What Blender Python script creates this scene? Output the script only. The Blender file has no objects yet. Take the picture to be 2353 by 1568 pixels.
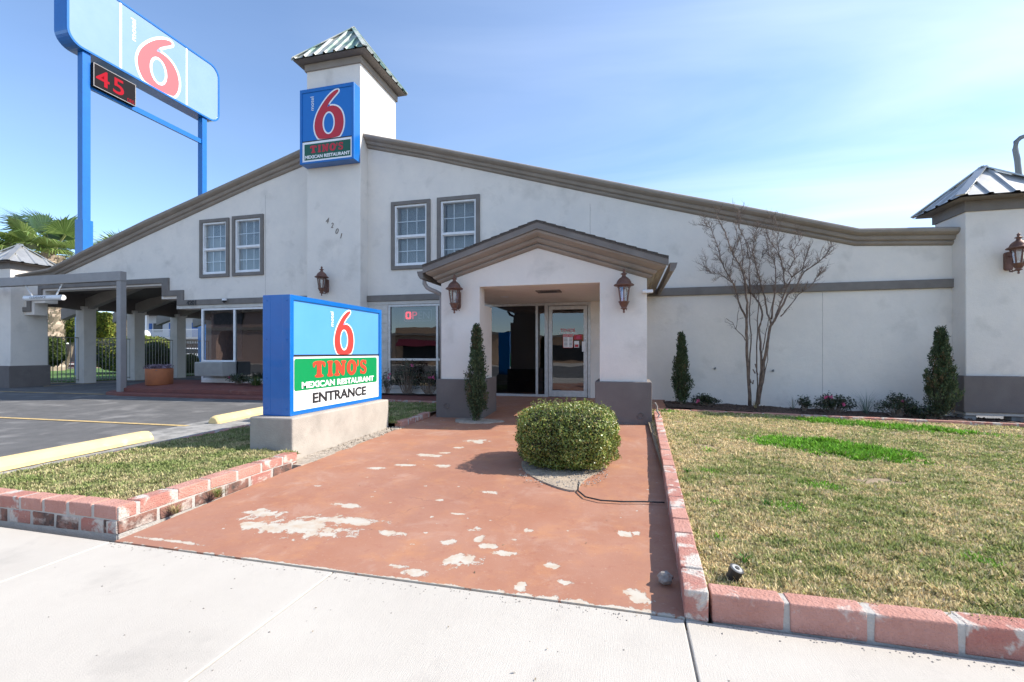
import bpy, bmesh, math, random
import numpy as np
from mathutils import Vector, Matrix
from mathutils.geometry import tessellate_polygon
random.seed(7); rng = np.random.default_rng(7)
R = math.radians
S = bpy.context.scene
COL = S.collection

# ------------------------------------------------------------------ camera, sky, sun
YAW = R(14.18); EYE = 1.25
cam_d = bpy.data.cameras.new('camera'); cam = bpy.data.objects.new('camera', cam_d); COL.objects.link(cam)
cam_d.sensor_width = 36; cam_d.lens = 1045/2353*36; cam_d.shift_y = 26/2353
cam_d.clip_start = 0.05; cam_d.clip_end = 2000
cam.location = (0, 0, EYE); cam.rotation_euler = (R(90), 0, YAW)
S.camera = cam
S.view_settings.view_transform = 'Standard'; S.view_settings.look = 'None'
S.view_settings.exposure = 1.14; S.view_settings.gamma = 1; S.view_settings.use_curve_mapping = False

SUN = Vector((1.12, .30, 1.0)).normalized()
W = bpy.data.worlds.new('World'); S.world = W; W.use_nodes = True
def build_world():
    nt = W.node_tree; nt.nodes.clear(); N = nt.nodes.new; L = nt.links.new
    out = N('ShaderNodeOutputWorld'); bg = N('ShaderNodeBackground'); sky = N('ShaderNodeTexSky')
    sky.sky_type = 'NISHITA'; sky.sun_disc = False
    sky.sun_elevation = math.asin(SUN.z); sky.sun_rotation = math.atan2(SUN.x, SUN.y)
    sky.air_density = .85; sky.dust_density = .15; sky.ozone_density = 3.2; sky.altitude = 100
    tc = N('ShaderNodeTexCoord'); sep = N('ShaderNodeSeparateXYZ'); L(tc.outputs['Generated'], sep.inputs[0])
    # thin cirrus: noise laid on a flat cloud layer overhead
    mx = N('ShaderNodeMath'); mx.operation = 'MAXIMUM'; mx.inputs[1].default_value = .04; L(sep.outputs[2], mx.inputs[0])
    dv = N('ShaderNodeVectorMath'); dv.operation = 'DIVIDE'; L(tc.outputs['Generated'], dv.inputs[0])
    cb = N('ShaderNodeCombineXYZ'); [L(mx.outputs[0], cb.inputs[i]) for i in range(3)]; L(cb.outputs[0], dv.inputs[1])
    mp = N('ShaderNodeMapping'); mp.inputs['Scale'].default_value = (.45, .95, 0); mp.inputs['Rotation'].default_value = (0, 0, R(-38))
    L(dv.outputs[0], mp.inputs[0])
    nz = N('ShaderNodeTexNoise'); nz.inputs['Scale'].default_value = .75; nz.inputs['Detail'].default_value = 6; nz.inputs['Roughness'].default_value = .52
    nz.inputs['Distortion'].default_value = .6
    L(mp.outputs[0], nz.inputs['Vector'])
    rp = N('ShaderNodeMapRange'); rp.inputs[1].default_value = .30; rp.inputs[2].default_value = .85; rp.inputs[4].default_value = .62
    L(nz.outputs['Fac'], rp.inputs[0])
    # more cloud to the east (+X) side
    sd = N('ShaderNodeMapRange'); sd.inputs[1].default_value = -.55; sd.inputs[2].default_value = .62; sd.inputs[3].default_value = .12; sd.inputs[4].default_value = 1.35
    L(sep.outputs[0], sd.inputs[0])
    ml = N('ShaderNodeMath'); ml.operation = 'MULTIPLY'; L(rp.outputs[0], ml.inputs[0]); L(sd.outputs[0], ml.inputs[1])
    mix = N('ShaderNodeMix'); mix.data_type = 'RGBA'; L(ml.outputs[0], mix.inputs[0])
    hs = N('ShaderNodeHueSaturation'); hs.inputs['Saturation'].default_value = 1.0; hs.inputs['Hue'].default_value = .499; L(sky.outputs[0], hs.inputs['Color'])
    L(hs.outputs[0], mix.inputs[6]); mix.inputs[7].default_value = (5.0, 5.5, 6.4, 1)
    L(mix.outputs[2], bg.inputs['Color']); bg.inputs['Strength'].default_value = .132
    L(bg.outputs[0], out.inputs['Surface'])
build_world()
sl = bpy.data.lights.new('sun', 'SUN'); so = bpy.data.objects.new('sun', sl); COL.objects.link(so)
sl.energy = 3.45; sl.angle = R(.5); sl.color = (1, .93, .83)
so.rotation_euler = SUN.to_track_quat('Z', 'Y').to_euler(); so.location = (20, 5, 30)

# ------------------------------------------------------------------ pixel <-> place helpers (used to read positions off the plan)
CT, ST = math.cos(YAW), math.sin(YAW)
def ray(px, py):
    xr = (px-1176.5)/1045; zr = (810-py)/1045
    return Vector((xr*CT-ST, CT+xr*ST, zr))
def onY(px, py, Y): r = ray(px, py); return Vector((0, 0, EYE))+r*(Y/r.y)
def onX(px, py, X): r = ray(px, py); return Vector((0, 0, EYE))+r*(X/r.x)
def onZ(px, py, Z): r = ray(px, py); return Vector((0, 0, EYE))+r*((Z-EYE)/r.z)

# ------------------------------------------------------------------ materials
def mat(name, col, rough=.7, col2=None, nscale=4., ndet=6, lo=.35, hi=.65, bump=0., bscale=60., metal=0., spec=.5,
        stain=None, stscale=.7, st_lo=.5, st_hi=.75, attr=None, trans=0., coat=0., bump2=None):
    m = bpy.data.materials.new(name); m.use_nodes = True; nt = m.node_tree; nt.nodes.clear()
    N = nt.nodes.new; L = nt.links.new
    out = N('ShaderNodeOutputMaterial'); b = N('ShaderNodeBsdfPrincipled')
    tc = N('ShaderNodeTexCoord'); V = tc.outputs['Object']
    b.inputs['Roughness'].default_value = rough; b.inputs['Metallic'].default_value = metal
    b.inputs['Specular IOR Level'].default_value = spec; b.inputs['Coat Weight'].default_value = coat
    c4 = lambda c: (c[0], c[1], c[2], 1)
    csock = None
    if attr:
        a = N('ShaderNodeAttribute'); a.attribute_name = attr; csock = a.outputs['Color']
    if col2 is not None or stain is not None:
        if csock is None:
            rgb = N('ShaderNodeRGB'); rgb.outputs[0].default_value = c4(col); csock = rgb.outputs[0]
        if col2 is not None:
            nz = N('ShaderNodeTexNoise'); nz.inputs['Scale'].default_value = nscale; nz.inputs['Detail'].default_value = ndet
            nz.inputs['Roughness'].default_value = .65; L(V, nz.inputs['Vector'])
            mr = N('ShaderNodeMapRange'); mr.inputs[1].default_value = lo; mr.inputs[2].default_value = hi; L(nz.outputs['Fac'], mr.inputs[0])
            mx = N('ShaderNodeMix'); mx.data_type = 'RGBA'; L(mr.outputs[0], mx.inputs[0]); L(csock, mx.inputs[6]); mx.inputs[7].default_value = c4(col2)
            csock = mx.outputs[2]
        if stain is not None:
            nz = N('ShaderNodeTexNoise'); nz.inputs['Scale'].default_value = stscale; nz.inputs['Detail'].default_value = 8
            nz.inputs['Roughness'].default_value = .6; nz.inputs['Distortion'].default_value = .3; L(V, nz.inputs['Vector'])
            mr = N('ShaderNodeMapRange'); mr.inputs[1].default_value = st_lo; mr.inputs[2].default_value = st_hi; L(nz.outputs['Fac'], mr.inputs[0])
            mx = N('ShaderNodeMix'); mx.data_type = 'RGBA'; L(mr.outputs[0], mx.inputs[0]); L(csock, mx.inputs[6]); mx.inputs[7].default_value = c4(stain)
            csock = mx.outputs[2]
    if csock is not None: L(csock, b.inputs['Base Color'])
    else: b.inputs['Base Color'].default_value = c4(col)
    if bump:
        nz = N('ShaderNodeTexNoise'); nz.inputs['Scale'].default_value = bscale; nz.inputs['Detail'].default_value = 5
        nz.inputs['Roughness'].default_value = .6; L(V, nz.inputs['Vector']); h = nz.outputs['Fac']
        if bump2:
            n2 = N('ShaderNodeTexNoise'); n2.inputs['Scale'].default_value = bump2[0]; n2.inputs['Detail'].default_value = 3; L(V, n2.inputs['Vector'])
            ma = N('ShaderNodeMath'); ma.operation = 'MULTIPLY_ADD'; ma.inputs[1].default_value = bump2[1]; L(n2.outputs['Fac'], ma.inputs[0]); L(h, ma.inputs[2]); h = ma.outputs[0]
        bp = N('ShaderNodeBump'); bp.inputs['Strength'].default_value = min(1, bump); bp.inputs['Distance'].default_value = .01*max(1, bump)
        L(h, bp.inputs['Height']); L(bp.outputs[0], b.inputs['Normal'])
    if trans:
        t = N('ShaderNodeBsdfTranslucent'); ms = N('ShaderNodeMixShader'); ms.inputs[0].default_value = trans
        if csock is not None: L(csock, t.inputs['Color'])
        else: t.inputs['Color'].default_value = c4(col)
        L(b.outputs[0], ms.inputs[1]); L(t.outputs[0], ms.inputs[2]); L(ms.outputs[0], out.inputs['Surface'])
    else:
        L(b.outputs[0], out.inputs['Surface'])
    return m

def glass(name, tint=(.55, .58, .6), rough=.0, refl=.09):
    m = bpy.data.materials.new(name); m.use_nodes = True; nt = m.node_tree; nt.nodes.clear(); N = nt.nodes.new; L = nt.links.new
    out = N('ShaderNodeOutputMaterial'); t = N('ShaderNodeBsdfTransparent'); g = N('ShaderNodeBsdfGlossy'); ms = N('ShaderNodeMixShader')
    t.inputs[0].default_value = (*tint, 1); g.inputs['Roughness'].default_value = rough
    g.inputs['Color'].default_value = (.95, .97, 1, 1)
    fr = N('ShaderNodeLayerWeight'); fr.inputs[0].default_value = .35
    mr = N('ShaderNodeMapRange'); mr.inputs[3].default_value = refl; mr.inputs[4].default_value = .8; L(fr.outputs['Facing'], mr.inputs[0])
    pw = N('ShaderNodeMath'); pw.operation = 'POWER'; pw.inputs[1].default_value = 2.2; L(fr.outputs['Facing'], pw.inputs[0]); L(pw.outputs[0], mr.inputs[0])
    L(mr.outputs[0], ms.inputs[0]); L(t.outputs[0], ms.inputs[1]); L(g.outputs[0], ms.inputs[2])
    tc = N('ShaderNodeTexCoord'); nz = N('ShaderNodeTexNoise'); nz.inputs['Scale'].default_value = 1.6; L(tc.outputs['Object'], nz.inputs['Vector'])
    bp = N('ShaderNodeBump'); bp.inputs['Strength'].default_value = .12; bp.inputs['Distance'].default_value = .01; L(nz.outputs['Fac'], bp.inputs['Height']); L(bp.outputs[0], g.inputs['Normal'])
    L(ms.outputs[0], out.inputs['Surface']); return m

def emis(name, col, st):
    m = bpy.data.materials.new(name); m.use_nodes = True; b = m.node_tree.nodes['Principled BSDF']
    b.inputs['Roughness'].default_value = .9; b.inputs['Specular IOR Level'].default_value = .1; b.inputs['Base Color'].default_value = (col[0]*.3, col[1]*.3, col[2]*.3, 1); b.inputs['Emission Color'].default_value = (*col, 1); b.inputs['Emission Strength'].default_value = st
    return m

M = {}
M['stucco'] = mat('stucco', (.765, .712, .645), .92, (.69, .65, .60), 1.6, 6, .35, .7, bump=.55, bscale=95, stain=(.53, .495, .445), stscale=1.7, st_lo=.56, st_hi=.86, spec=.2, bump2=(9, 1.2))
M['stucco_base'] = mat('stucco_base', (.185, .165, .155), .9, (.155, .138, .13), 2.2, bump=.5, bscale=95, spec=.2, stain=(.25, .235, .22), stscale=1.4, st_lo=.6, st_hi=.8)
M['trim'] = mat('trim', (.205, .188, .172), .8, (.165, .15, .138), 3, bump=.3, bscale=60, spec=.25)
M['cornice'] = mat('cornice', (.30, .262, .225), .8, (.25, .218, .187), 2.5, bump=.4, bscale=50, spec=.25, stain=(.33, .30, .27), stscale=2.2, st_lo=.62, st_hi=.8)
M['cream'] = mat('cream', (.60, .58, .54), .8, (.5, .48, .44), 5, bump=.2, spec=.2)
M['shingle'] = mat('shingle', (.13, .12, .115), .9, (.07, .065, .06), 30, bump=.8, bscale=120, spec=.2)
M['white_frame'] = mat('white_frame', (.78, .79, .80), .45, (.68, .69, .70), 6, spec=.4)
M['alu'] = mat('alu', (.58, .58, .57), .42, (.46, .46, .45), 12, metal=.45, spec=.5)
M['metal_roof'] = mat('metal_roof', (.50, .50, .48), .38, (.40, .40, .385), 4, metal=.65, bump=.05, bscale=8)
M['green_roof'] = mat('green_roof', (.12, .22, .18), .45, (.44, .45, .41), 1.9, 8, .40, .56, metal=.15, spec=.5)
M['rust'] = mat('rust', (.185, .10, .075), .55, (.13, .06, .045), 14, bump=.3, bscale=80, metal=.35)
M['lamp_glass'] = glass('lamp_glass', (.85, .86, .85), .15, .22)
M['glass'] = glass('glass', (.30, .32, .33), 0, .10)
M['glass_up'] = glass('glass_up', (.82, .85, .85), 0, .06)
M['interior'] = mat('interior', (.045, .04, .038), .9, (.03, .028, .026), 2)
M['interior_wall'] = mat('interior_wall', (.10, .075, .055), .9)
M['curtain'] = mat('curtain', (.30, .26, .27), .95, (.22, .19, .2), 10)
M['blind'] = mat('blind', (.74, .77, .76), .7)
M['sign_blue'] = mat('sign_blue', (.002, .135, .46), .3, (.002, .12, .42), 3, spec=.5, coat=.3)
M['sign_face'] = mat('sign_face', (.10, .34, .74), .28, (.09, .32, .70), 2, spec=.6, coat=.4)
M['pylon_face'] = mat('pylon_face', (.22, .33, .56), .22, (.20, .31, .54), 1, spec=.9, coat=1.)
M['tower_face'] = mat('tower_face', (.006, .15, .50), .35, spec=.5)
M['red'] = mat('red', (.72, .05, .04), .35, spec=.5)
M['red_dim'] = mat('red_dim', (.50, .018, .03), .4, spec=.5)
M['red_pylon'] = mat('red_pylon', (.78, .10, .09), .3, spec=.7, coat=.8)
M['orange_red'] = mat('orange_red', (.75, .06, .03), .35)
M['white'] = mat('white', (.82, .82, .82), .4, spec=.5)
M['green'] = mat('green', (.0, .24, .07), .4)
M['green_dark'] = mat('green_dark', (.004, .085, .045), .4)
M['black'] = mat('black', (.02, .02, .022), .5)
M['brown_letters'] = mat('brown_letters', (.22, .19, .16), .7)
M['pad'] = mat('pad', (.44, .40, .35), .9, (.36, .32, .28), 2.5, bump=.5, bscale=60, stain=(.26, .24, .21), stscale=1.6, st_lo=.56, st_hi=.8, spec=.2)
M['yellow'] = mat('yellow', (.74, .56, .25), .75, (.68, .53, .28), 5, bump=.3, stain=(.55, .50, .42), stscale=5, st_lo=.6, st_hi=.75)
M['yellow_line'] = mat('yellow_line', (.60, .43, .18), .85, (.24, .20, .15), 14, 8, .45, .70, bump=.2)
M['asphalt'] = mat('asphalt', (.15, .148, .146), .9, (.105, .104, .104), 3, 8, .3, .7, bump=.7, bscale=120, stain=(.30, .29, .28), stscale=1.6, st_lo=.52, st_hi=.80, spec=.25)
M['concrete_old'] = mat('concrete_old', (.36, .35, .33), .9, (.16, .16, .155), 3.5, 8, .42, .68, bump=.5, bscale=70, spec=.2)
M['soil'] = mat('soil', (.27, .21, .145), .95, (.37, .295, .20), 6, 8, bump=.8, bscale=60, spec=.1)
M['mulch'] = mat('mulch', (.06, .042, .035), .95, (.15, .11, .09), 30, 6, .4, .7, bump=1, bscale=40, spec=.1)
M['gravel'] = mat('gravel', (.46, .40, .33), .9, (.26, .22, .18), 14, bump=.5)
M['rock'] = mat('rock', (.22, .20, .18), .9, (.34, .31, .28), 30, bump=.8, bscale=50)
M['red_paint'] = mat('red_paint', (.20, .062, .045), .75, (.15, .05, .04), 4, bump=.3, stain=(.30, .16, .12), stscale=2, st_lo=.6, st_hi=.8)
M['blade'] = mat('blade', (.1, .1, .05), .65, attr='Col', trans=.25, spec=.25)
M['leaf'] = mat('leaf', (.1, .1, .05), .38, attr='Col', trans=.22, spec=.5)
M['needle'] = mat('needle', (.1, .1, .05), .7, attr='Col', trans=.1, spec=.2)
M['bark'] = mat('bark', (.16, .115, .085), .8, (.27, .215, .165), 12, bump=.4, bscale=40)
M['bark_pale'] = mat('bark_pale', (.085, .06, .05), .75, (.20, .145, .11), 11)
M['palm_trunk'] = mat('palm_trunk', (.46, .37, .28), .9, (.30, .23, .17), 3, bump=1, bscale=14)
M['grey_paint'] = mat('grey_paint', (.30, .285, .28), .6, (.26, .248, .243), 3, spec=.35)
M['fence_paint'] = mat('fence_paint', (.25, .235, .20), .5)
M['terracotta'] = mat('terracotta', (.38, .125, .045), .75, (.30, .10, .04), 6, bump=.3)
M['ac_metal'] = mat('ac_metal', (.36, .36, .345), .6, (.30, .30, .29), 4)
M['purple'] = mat('purple', (.25, .18, .24), .9, (.45, .38, .42), 14, bump=1, bscale=30)
M['pink'] = mat('pink', (.55, .08, .16), .7)
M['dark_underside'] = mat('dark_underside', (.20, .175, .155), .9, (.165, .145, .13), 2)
M['rafter'] = mat('rafter', (.36, .33, .29), .9, (.30, .27, .24), 2)
M['tan_wall'] = mat('tan_wall', (.55, .38, .26), .9, (.48, .32, .21), .5)
M['pink_wall'] = mat('pink_wall', (.45, .31, .26), .9, (.40, .27, .22), .6)
M['motel_wall'] = mat('motel_wall', (.62, .63, .66), .9)
M['motel_door'] = mat('motel_door', (.02, .12, .42), .6)
M['wood'] = mat('wood', (.13, .10, .08), .9, (.08, .06, .05), 8)
M['pool_blue'] = mat('pool_blue', (.02, .22, .70), .4)
M['grey_steel'] = mat('grey_steel', (.20, .21, .21), .5, metal=.3)
M['far_foliage'] = mat('far_foliage', (.05, .04, .03), .9, (.09, .07, .05), .5, bump=1, bscale=1)
M['neon_red'] = emis('neon_red', (1, .03, .05), 2.2)
M['neon_dim'] = emis('neon_dim', (.7, .03, .06), 1.0)
M['awning'] = mat('awning', (.13, .012, .03), .8)
M['neon_off'] = mat('neon_off', (.85, .9, .88), .3)
M['panel_black'] = mat('panel_black', (.018, .016, .018), .9, spec=.1)
M['led_red'] = emis('led_red', (.6, .02, .04), .28)

def sidewalk_mat():
    m = mat('sidewalk', (.52, .485, .43), .85, (.465, .43, .38), 1.2, 7, .35, .7, bump=.32, bscale=190, stain=(.40, .37, .33), stscale=2.3, st_lo=.56, st_hi=.78, spec=.25, bump2=(14, .5))
    nt = m.node_tree; N = nt.nodes.new; L = nt.links.new
    b = [n for n in nt.nodes if n.type == 'BSDF_PRINCIPLED'][0]; bp = [n for n in nt.nodes if n.type == 'BUMP'][0]
    tc = [n for n in nt.nodes if n.type == 'TEX_COORD'][0]
    # broom finish: streaks running away from the street
    mp = N('ShaderNodeMapping'); mp.inputs['Scale'].default_value = (420, 14, 1); L(tc.outputs['Object'], mp.inputs[0])
    nz = N('ShaderNodeTexNoise'); nz.inputs['Scale'].default_value = 1; nz.inputs['Detail'].default_value = 3; L(mp.outputs[0], nz.inputs['Vector'])
    old = bp.inputs['Height'].links[0].from_socket
    ad = N('ShaderNodeMath'); ad.operation = 'ADD'; L(old, ad.inputs[0]); L(nz.outputs['Fac'], ad.inputs[1]); L(ad.outputs[0], bp.inputs['Height'])
    # dark aggregate specks
    v = N('ShaderNodeTexVoronoi'); v.inputs['Scale'].default_value = 26; L(tc.outputs['Object'], v.inputs['Vector'])
    mr = N('ShaderNodeMapRange'); mr.inputs[1].default_value = .035; mr.inputs[2].default_value = .07; L(v.outputs['Distance'], mr.inputs[0])
    cs = b.inputs['Base Color'].links[0].from_socket
    mx = N('ShaderNodeMix'); mx.data_type = 'RGBA'; L(mr.outputs[0], mx.inputs[0]); mx.inputs[6].default_value = (.38, .36, .33, 1); L(cs, mx.inputs[7]); L(mx.outputs[2], b.inputs['Base Color'])
    return m
M['sidewalk'] = sidewalk_mat()

PEEL = [(-2.25, 2.76, .36, .12), (-2.05, 2.93, .30, .07), (-2.62, 2.70, .12, .06), (-2.74, 2.93, .16, .05), (-1.585, 2.80, .10, .035), (-2.16, 3.22, .12, .04),
        (-1.117, 2.78, .045, .045), (-.966, 2.56, .10, .075), (-1.03, 2.99, .05, .05), (-.95, 2.88, .045, .05), (-.86, 2.78, .05, .035), (-.74, 2.70, .06, .03),
        (-1.146, 2.363, .07, .03), (-1.28, 2.40, .06, .02), (.055, 2.40, .05, .06), (-.15, 2.26, .3, .03), (-1.3, 2.262, 1.5, .016), (-.1, 2.262, .5, .03), (-2.235, 4.89, .13, .06), (-1.92, 5.78, .16, .10), (-2.05, 5.35, .07, .05),
        (-2.31, 4.45, .10, .035), (-1.888, 4.5, .10, .04), (-1.159, 3.79, .06, .04), (-.66, 3.08, .035, .03), (-.016, 3.181, .04, .04), (.07, 3.203, .03, .04),
        (-2.558, 4.253, .10, .04), (-.30, 2.45, .05, .02), (-.55, 2.36, .03, .05), (-.42, 2.62, .04, .03), (-2.9, 2.36, .25, .015), (-1.9, 2.27, .5, .012), (-.8, 2.225, .35, .018),
        (-2.1, 5.05, .08, .03), (-2.75, 3.6, .05, .02), (-1.5, 3.5, .04, .02), (-1.25, 3.25, .05, .015)]
def walk_mat():
    m = bpy.data.materials.new('walk_red'); m.use_nodes = True; nt = m.node_tree; nt.nodes.clear(); N = nt.nodes.new; L = nt.links.new
    out = N('ShaderNodeOutputMaterial'); b = N('ShaderNodeBsdfPrincipled'); L(b.outputs[0], out.inputs[0]); b.inputs['Specular IOR Level'].default_value = .3
    tc = N('ShaderNodeTexCoord')
    def noise(s, d=6, r=.6, dist=0.):
        n = N('ShaderNodeTexNoise'); n.inputs['Scale'].default_value = s; n.inputs['Detail'].default_value = d; n.inputs['Roughness'].default_value = r; n.inputs['Distortion'].default_value = dist
        L(tc.outputs['Object'], n.inputs['Vector']); return n
    def rng_(s, a, c, lo=0, hi=1):
        r = N('ShaderNodeMapRange'); r.inputs[1].default_value = a; r.inputs[2].default_value = c; r.inputs[3].default_value = lo; r.inputs[4].default_value = hi; L(s, r.inputs[0]); return r.outputs[0]
    def mixc(f, a, c):
        x = N('ShaderNodeMix'); x.data_type = 'RGBA'; L(f, x.inputs[0])
        for s, i in ((a, 6), (c, 7)):
            if isinstance(s, tuple): x.inputs[i].default_value = (*s, 1)
            else: L(s, x.inputs[i])
        return x.outputs[2]
    def math_(op, a, c):
        x = N('ShaderNodeMath'); x.operation = op
        for s, i in ((a, 0), (c, 1)):
            if isinstance(s, (int, float)): x.inputs[i].default_value = s
            else: L(s, x.inputs[i])
        return x.outputs[0]
    c = mixc(rng_(noise(1.3, 7).outputs['Fac'], .35, .68), (.345, .155, .095), (.385, .20, .135))
    c = mixc(rng_(noise(3.2, 8, .7).outputs['Fac'], .5, .78), c, (.46, .22, .11))
    c = mixc(rng_(noise(14, 6, .7).outputs['Fac'], .56, .8), c, (.30, .12, .08))
    c = mixc(rng_(noise(2.1, 8, .75, .5).outputs['Fac'], .54, .78, 0, .6), c, (.50, .36, .29))
    c = mixc(rng_(noise(.7, 5, .6).outputs['Fac'], .48, .70, 0, .55), c, (.30, .15, .11))
    c = mixc(rng_(noise(45, 6, .7).outputs['Fac'], .60, .72, 0, .5), c, (.50, .36, .28))
    # peel mask
    sx = N('ShaderNodeSeparateXYZ'); L(tc.outputs['Object'], sx.inputs[0])
    n1 = noise(8, 8, .72).outputs['Fac']
    m_ = None
    for (x, y, a, bb) in PEEL:
        dx = math_('DIVIDE', math_('SUBTRACT', sx.outputs[0], x), a*1.15); dy = math_('DIVIDE', math_('SUBTRACT', sx.outputs[1], y), bb*1.25)
        d = math_('ADD', math_('MULTIPLY', dx, dx), math_('MULTIPLY', dy, dy))
        m_ = d if m_ is None else math_('MINIMUM', m_, d)
    m_ = math_('MINIMUM', math_('SQRT', m_, 0), 3)
    f1 = math_('ADD', m_, math_('MULTIPLY', math_('SUBTRACT', n1, .5), 4.6))
    fpeel = rng_(f1, .76, .90, 1, 0)
    v = N('ShaderNodeTexVoronoi'); v.inputs['Scale'].default_value = 6.5; L(tc.outputs['Object'], v.inputs['Vector'])
    n3 = noise(30, 5, .7).outputs['Fac']
    f2 = math_('ADD', v.outputs['Distance'], math_('MULTIPLY', math_('SUBTRACT', n3, .5), .5))
    n4 = noise(.9, 2).outputs['Fac']
    fs = rng_(math_('ADD', f2, math_('MULTIPLY', math_('SUBTRACT', .62, n4), .4)), .085, .10, 1, 0)
    fp = math_('MAXIMUM', fpeel, fs)
    pc = mixc(rng_(noise(11, 6).outputs['Fac'], .45, .7), (.50, .46, .39), (.46, .35, .25))
    c = mixc(fp, c, pc)
    # hairline cracks
    vc = N('ShaderNodeTexVoronoi'); vc.feature = 'DISTANCE_TO_EDGE'; vc.inputs['Scale'].default_value = .42
    nd = noise(5, 5).outputs['Color']; vm = N('ShaderNodeVectorMath'); vm.operation = 'MULTIPLY_ADD'; vm.inputs[1].default_value = (.25, .25, 0); L(nd, vm.inputs[0]); L(tc.outputs['Object'], vm.inputs[2])
    L(vm.outputs[0], vc.inputs['Vector'])
    cr = math_('MULTIPLY', rng_(vc.outputs['Distance'], .0012, .0035, .55, 0), rng_(noise(.8, 3).outputs['Fac'], .5, .6))
    c = mixc(cr, c, (.24, .12, .09))
    L(c, b.inputs['Base Color'])
    L(rng_(noise(2.5, 4).outputs['Fac'], .3, .7, .5, .8), b.inputs['Roughness'])
    h = math_('ADD', math_('MULTIPLY', noise(120, 4).outputs['Fac'], .25), math_('MULTIPLY', fp, -.8)); h = math_('ADD', h, math_('MULTIPLY', noise(7, 4).outputs['Fac'], .6))
    bp = N('ShaderNodeBump'); bp.inputs['Strength'].default_value = .5; bp.inputs['Distance'].default_value = .006; L(h, bp.inputs['Height']); L(bp.outputs[0], b.inputs['Normal'])
    return m
M['walk'] = walk_mat()

def brick_mats():
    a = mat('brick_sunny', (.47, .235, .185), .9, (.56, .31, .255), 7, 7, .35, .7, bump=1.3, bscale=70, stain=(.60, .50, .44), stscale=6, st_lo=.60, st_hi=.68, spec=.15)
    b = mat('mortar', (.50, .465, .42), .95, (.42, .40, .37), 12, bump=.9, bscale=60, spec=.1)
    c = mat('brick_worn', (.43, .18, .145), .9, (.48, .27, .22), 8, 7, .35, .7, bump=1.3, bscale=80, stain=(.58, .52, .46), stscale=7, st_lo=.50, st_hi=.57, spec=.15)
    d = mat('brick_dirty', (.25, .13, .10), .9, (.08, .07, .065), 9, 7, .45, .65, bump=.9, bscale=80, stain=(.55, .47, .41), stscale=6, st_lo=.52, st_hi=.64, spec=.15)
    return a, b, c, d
BR = brick_mats()

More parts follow.
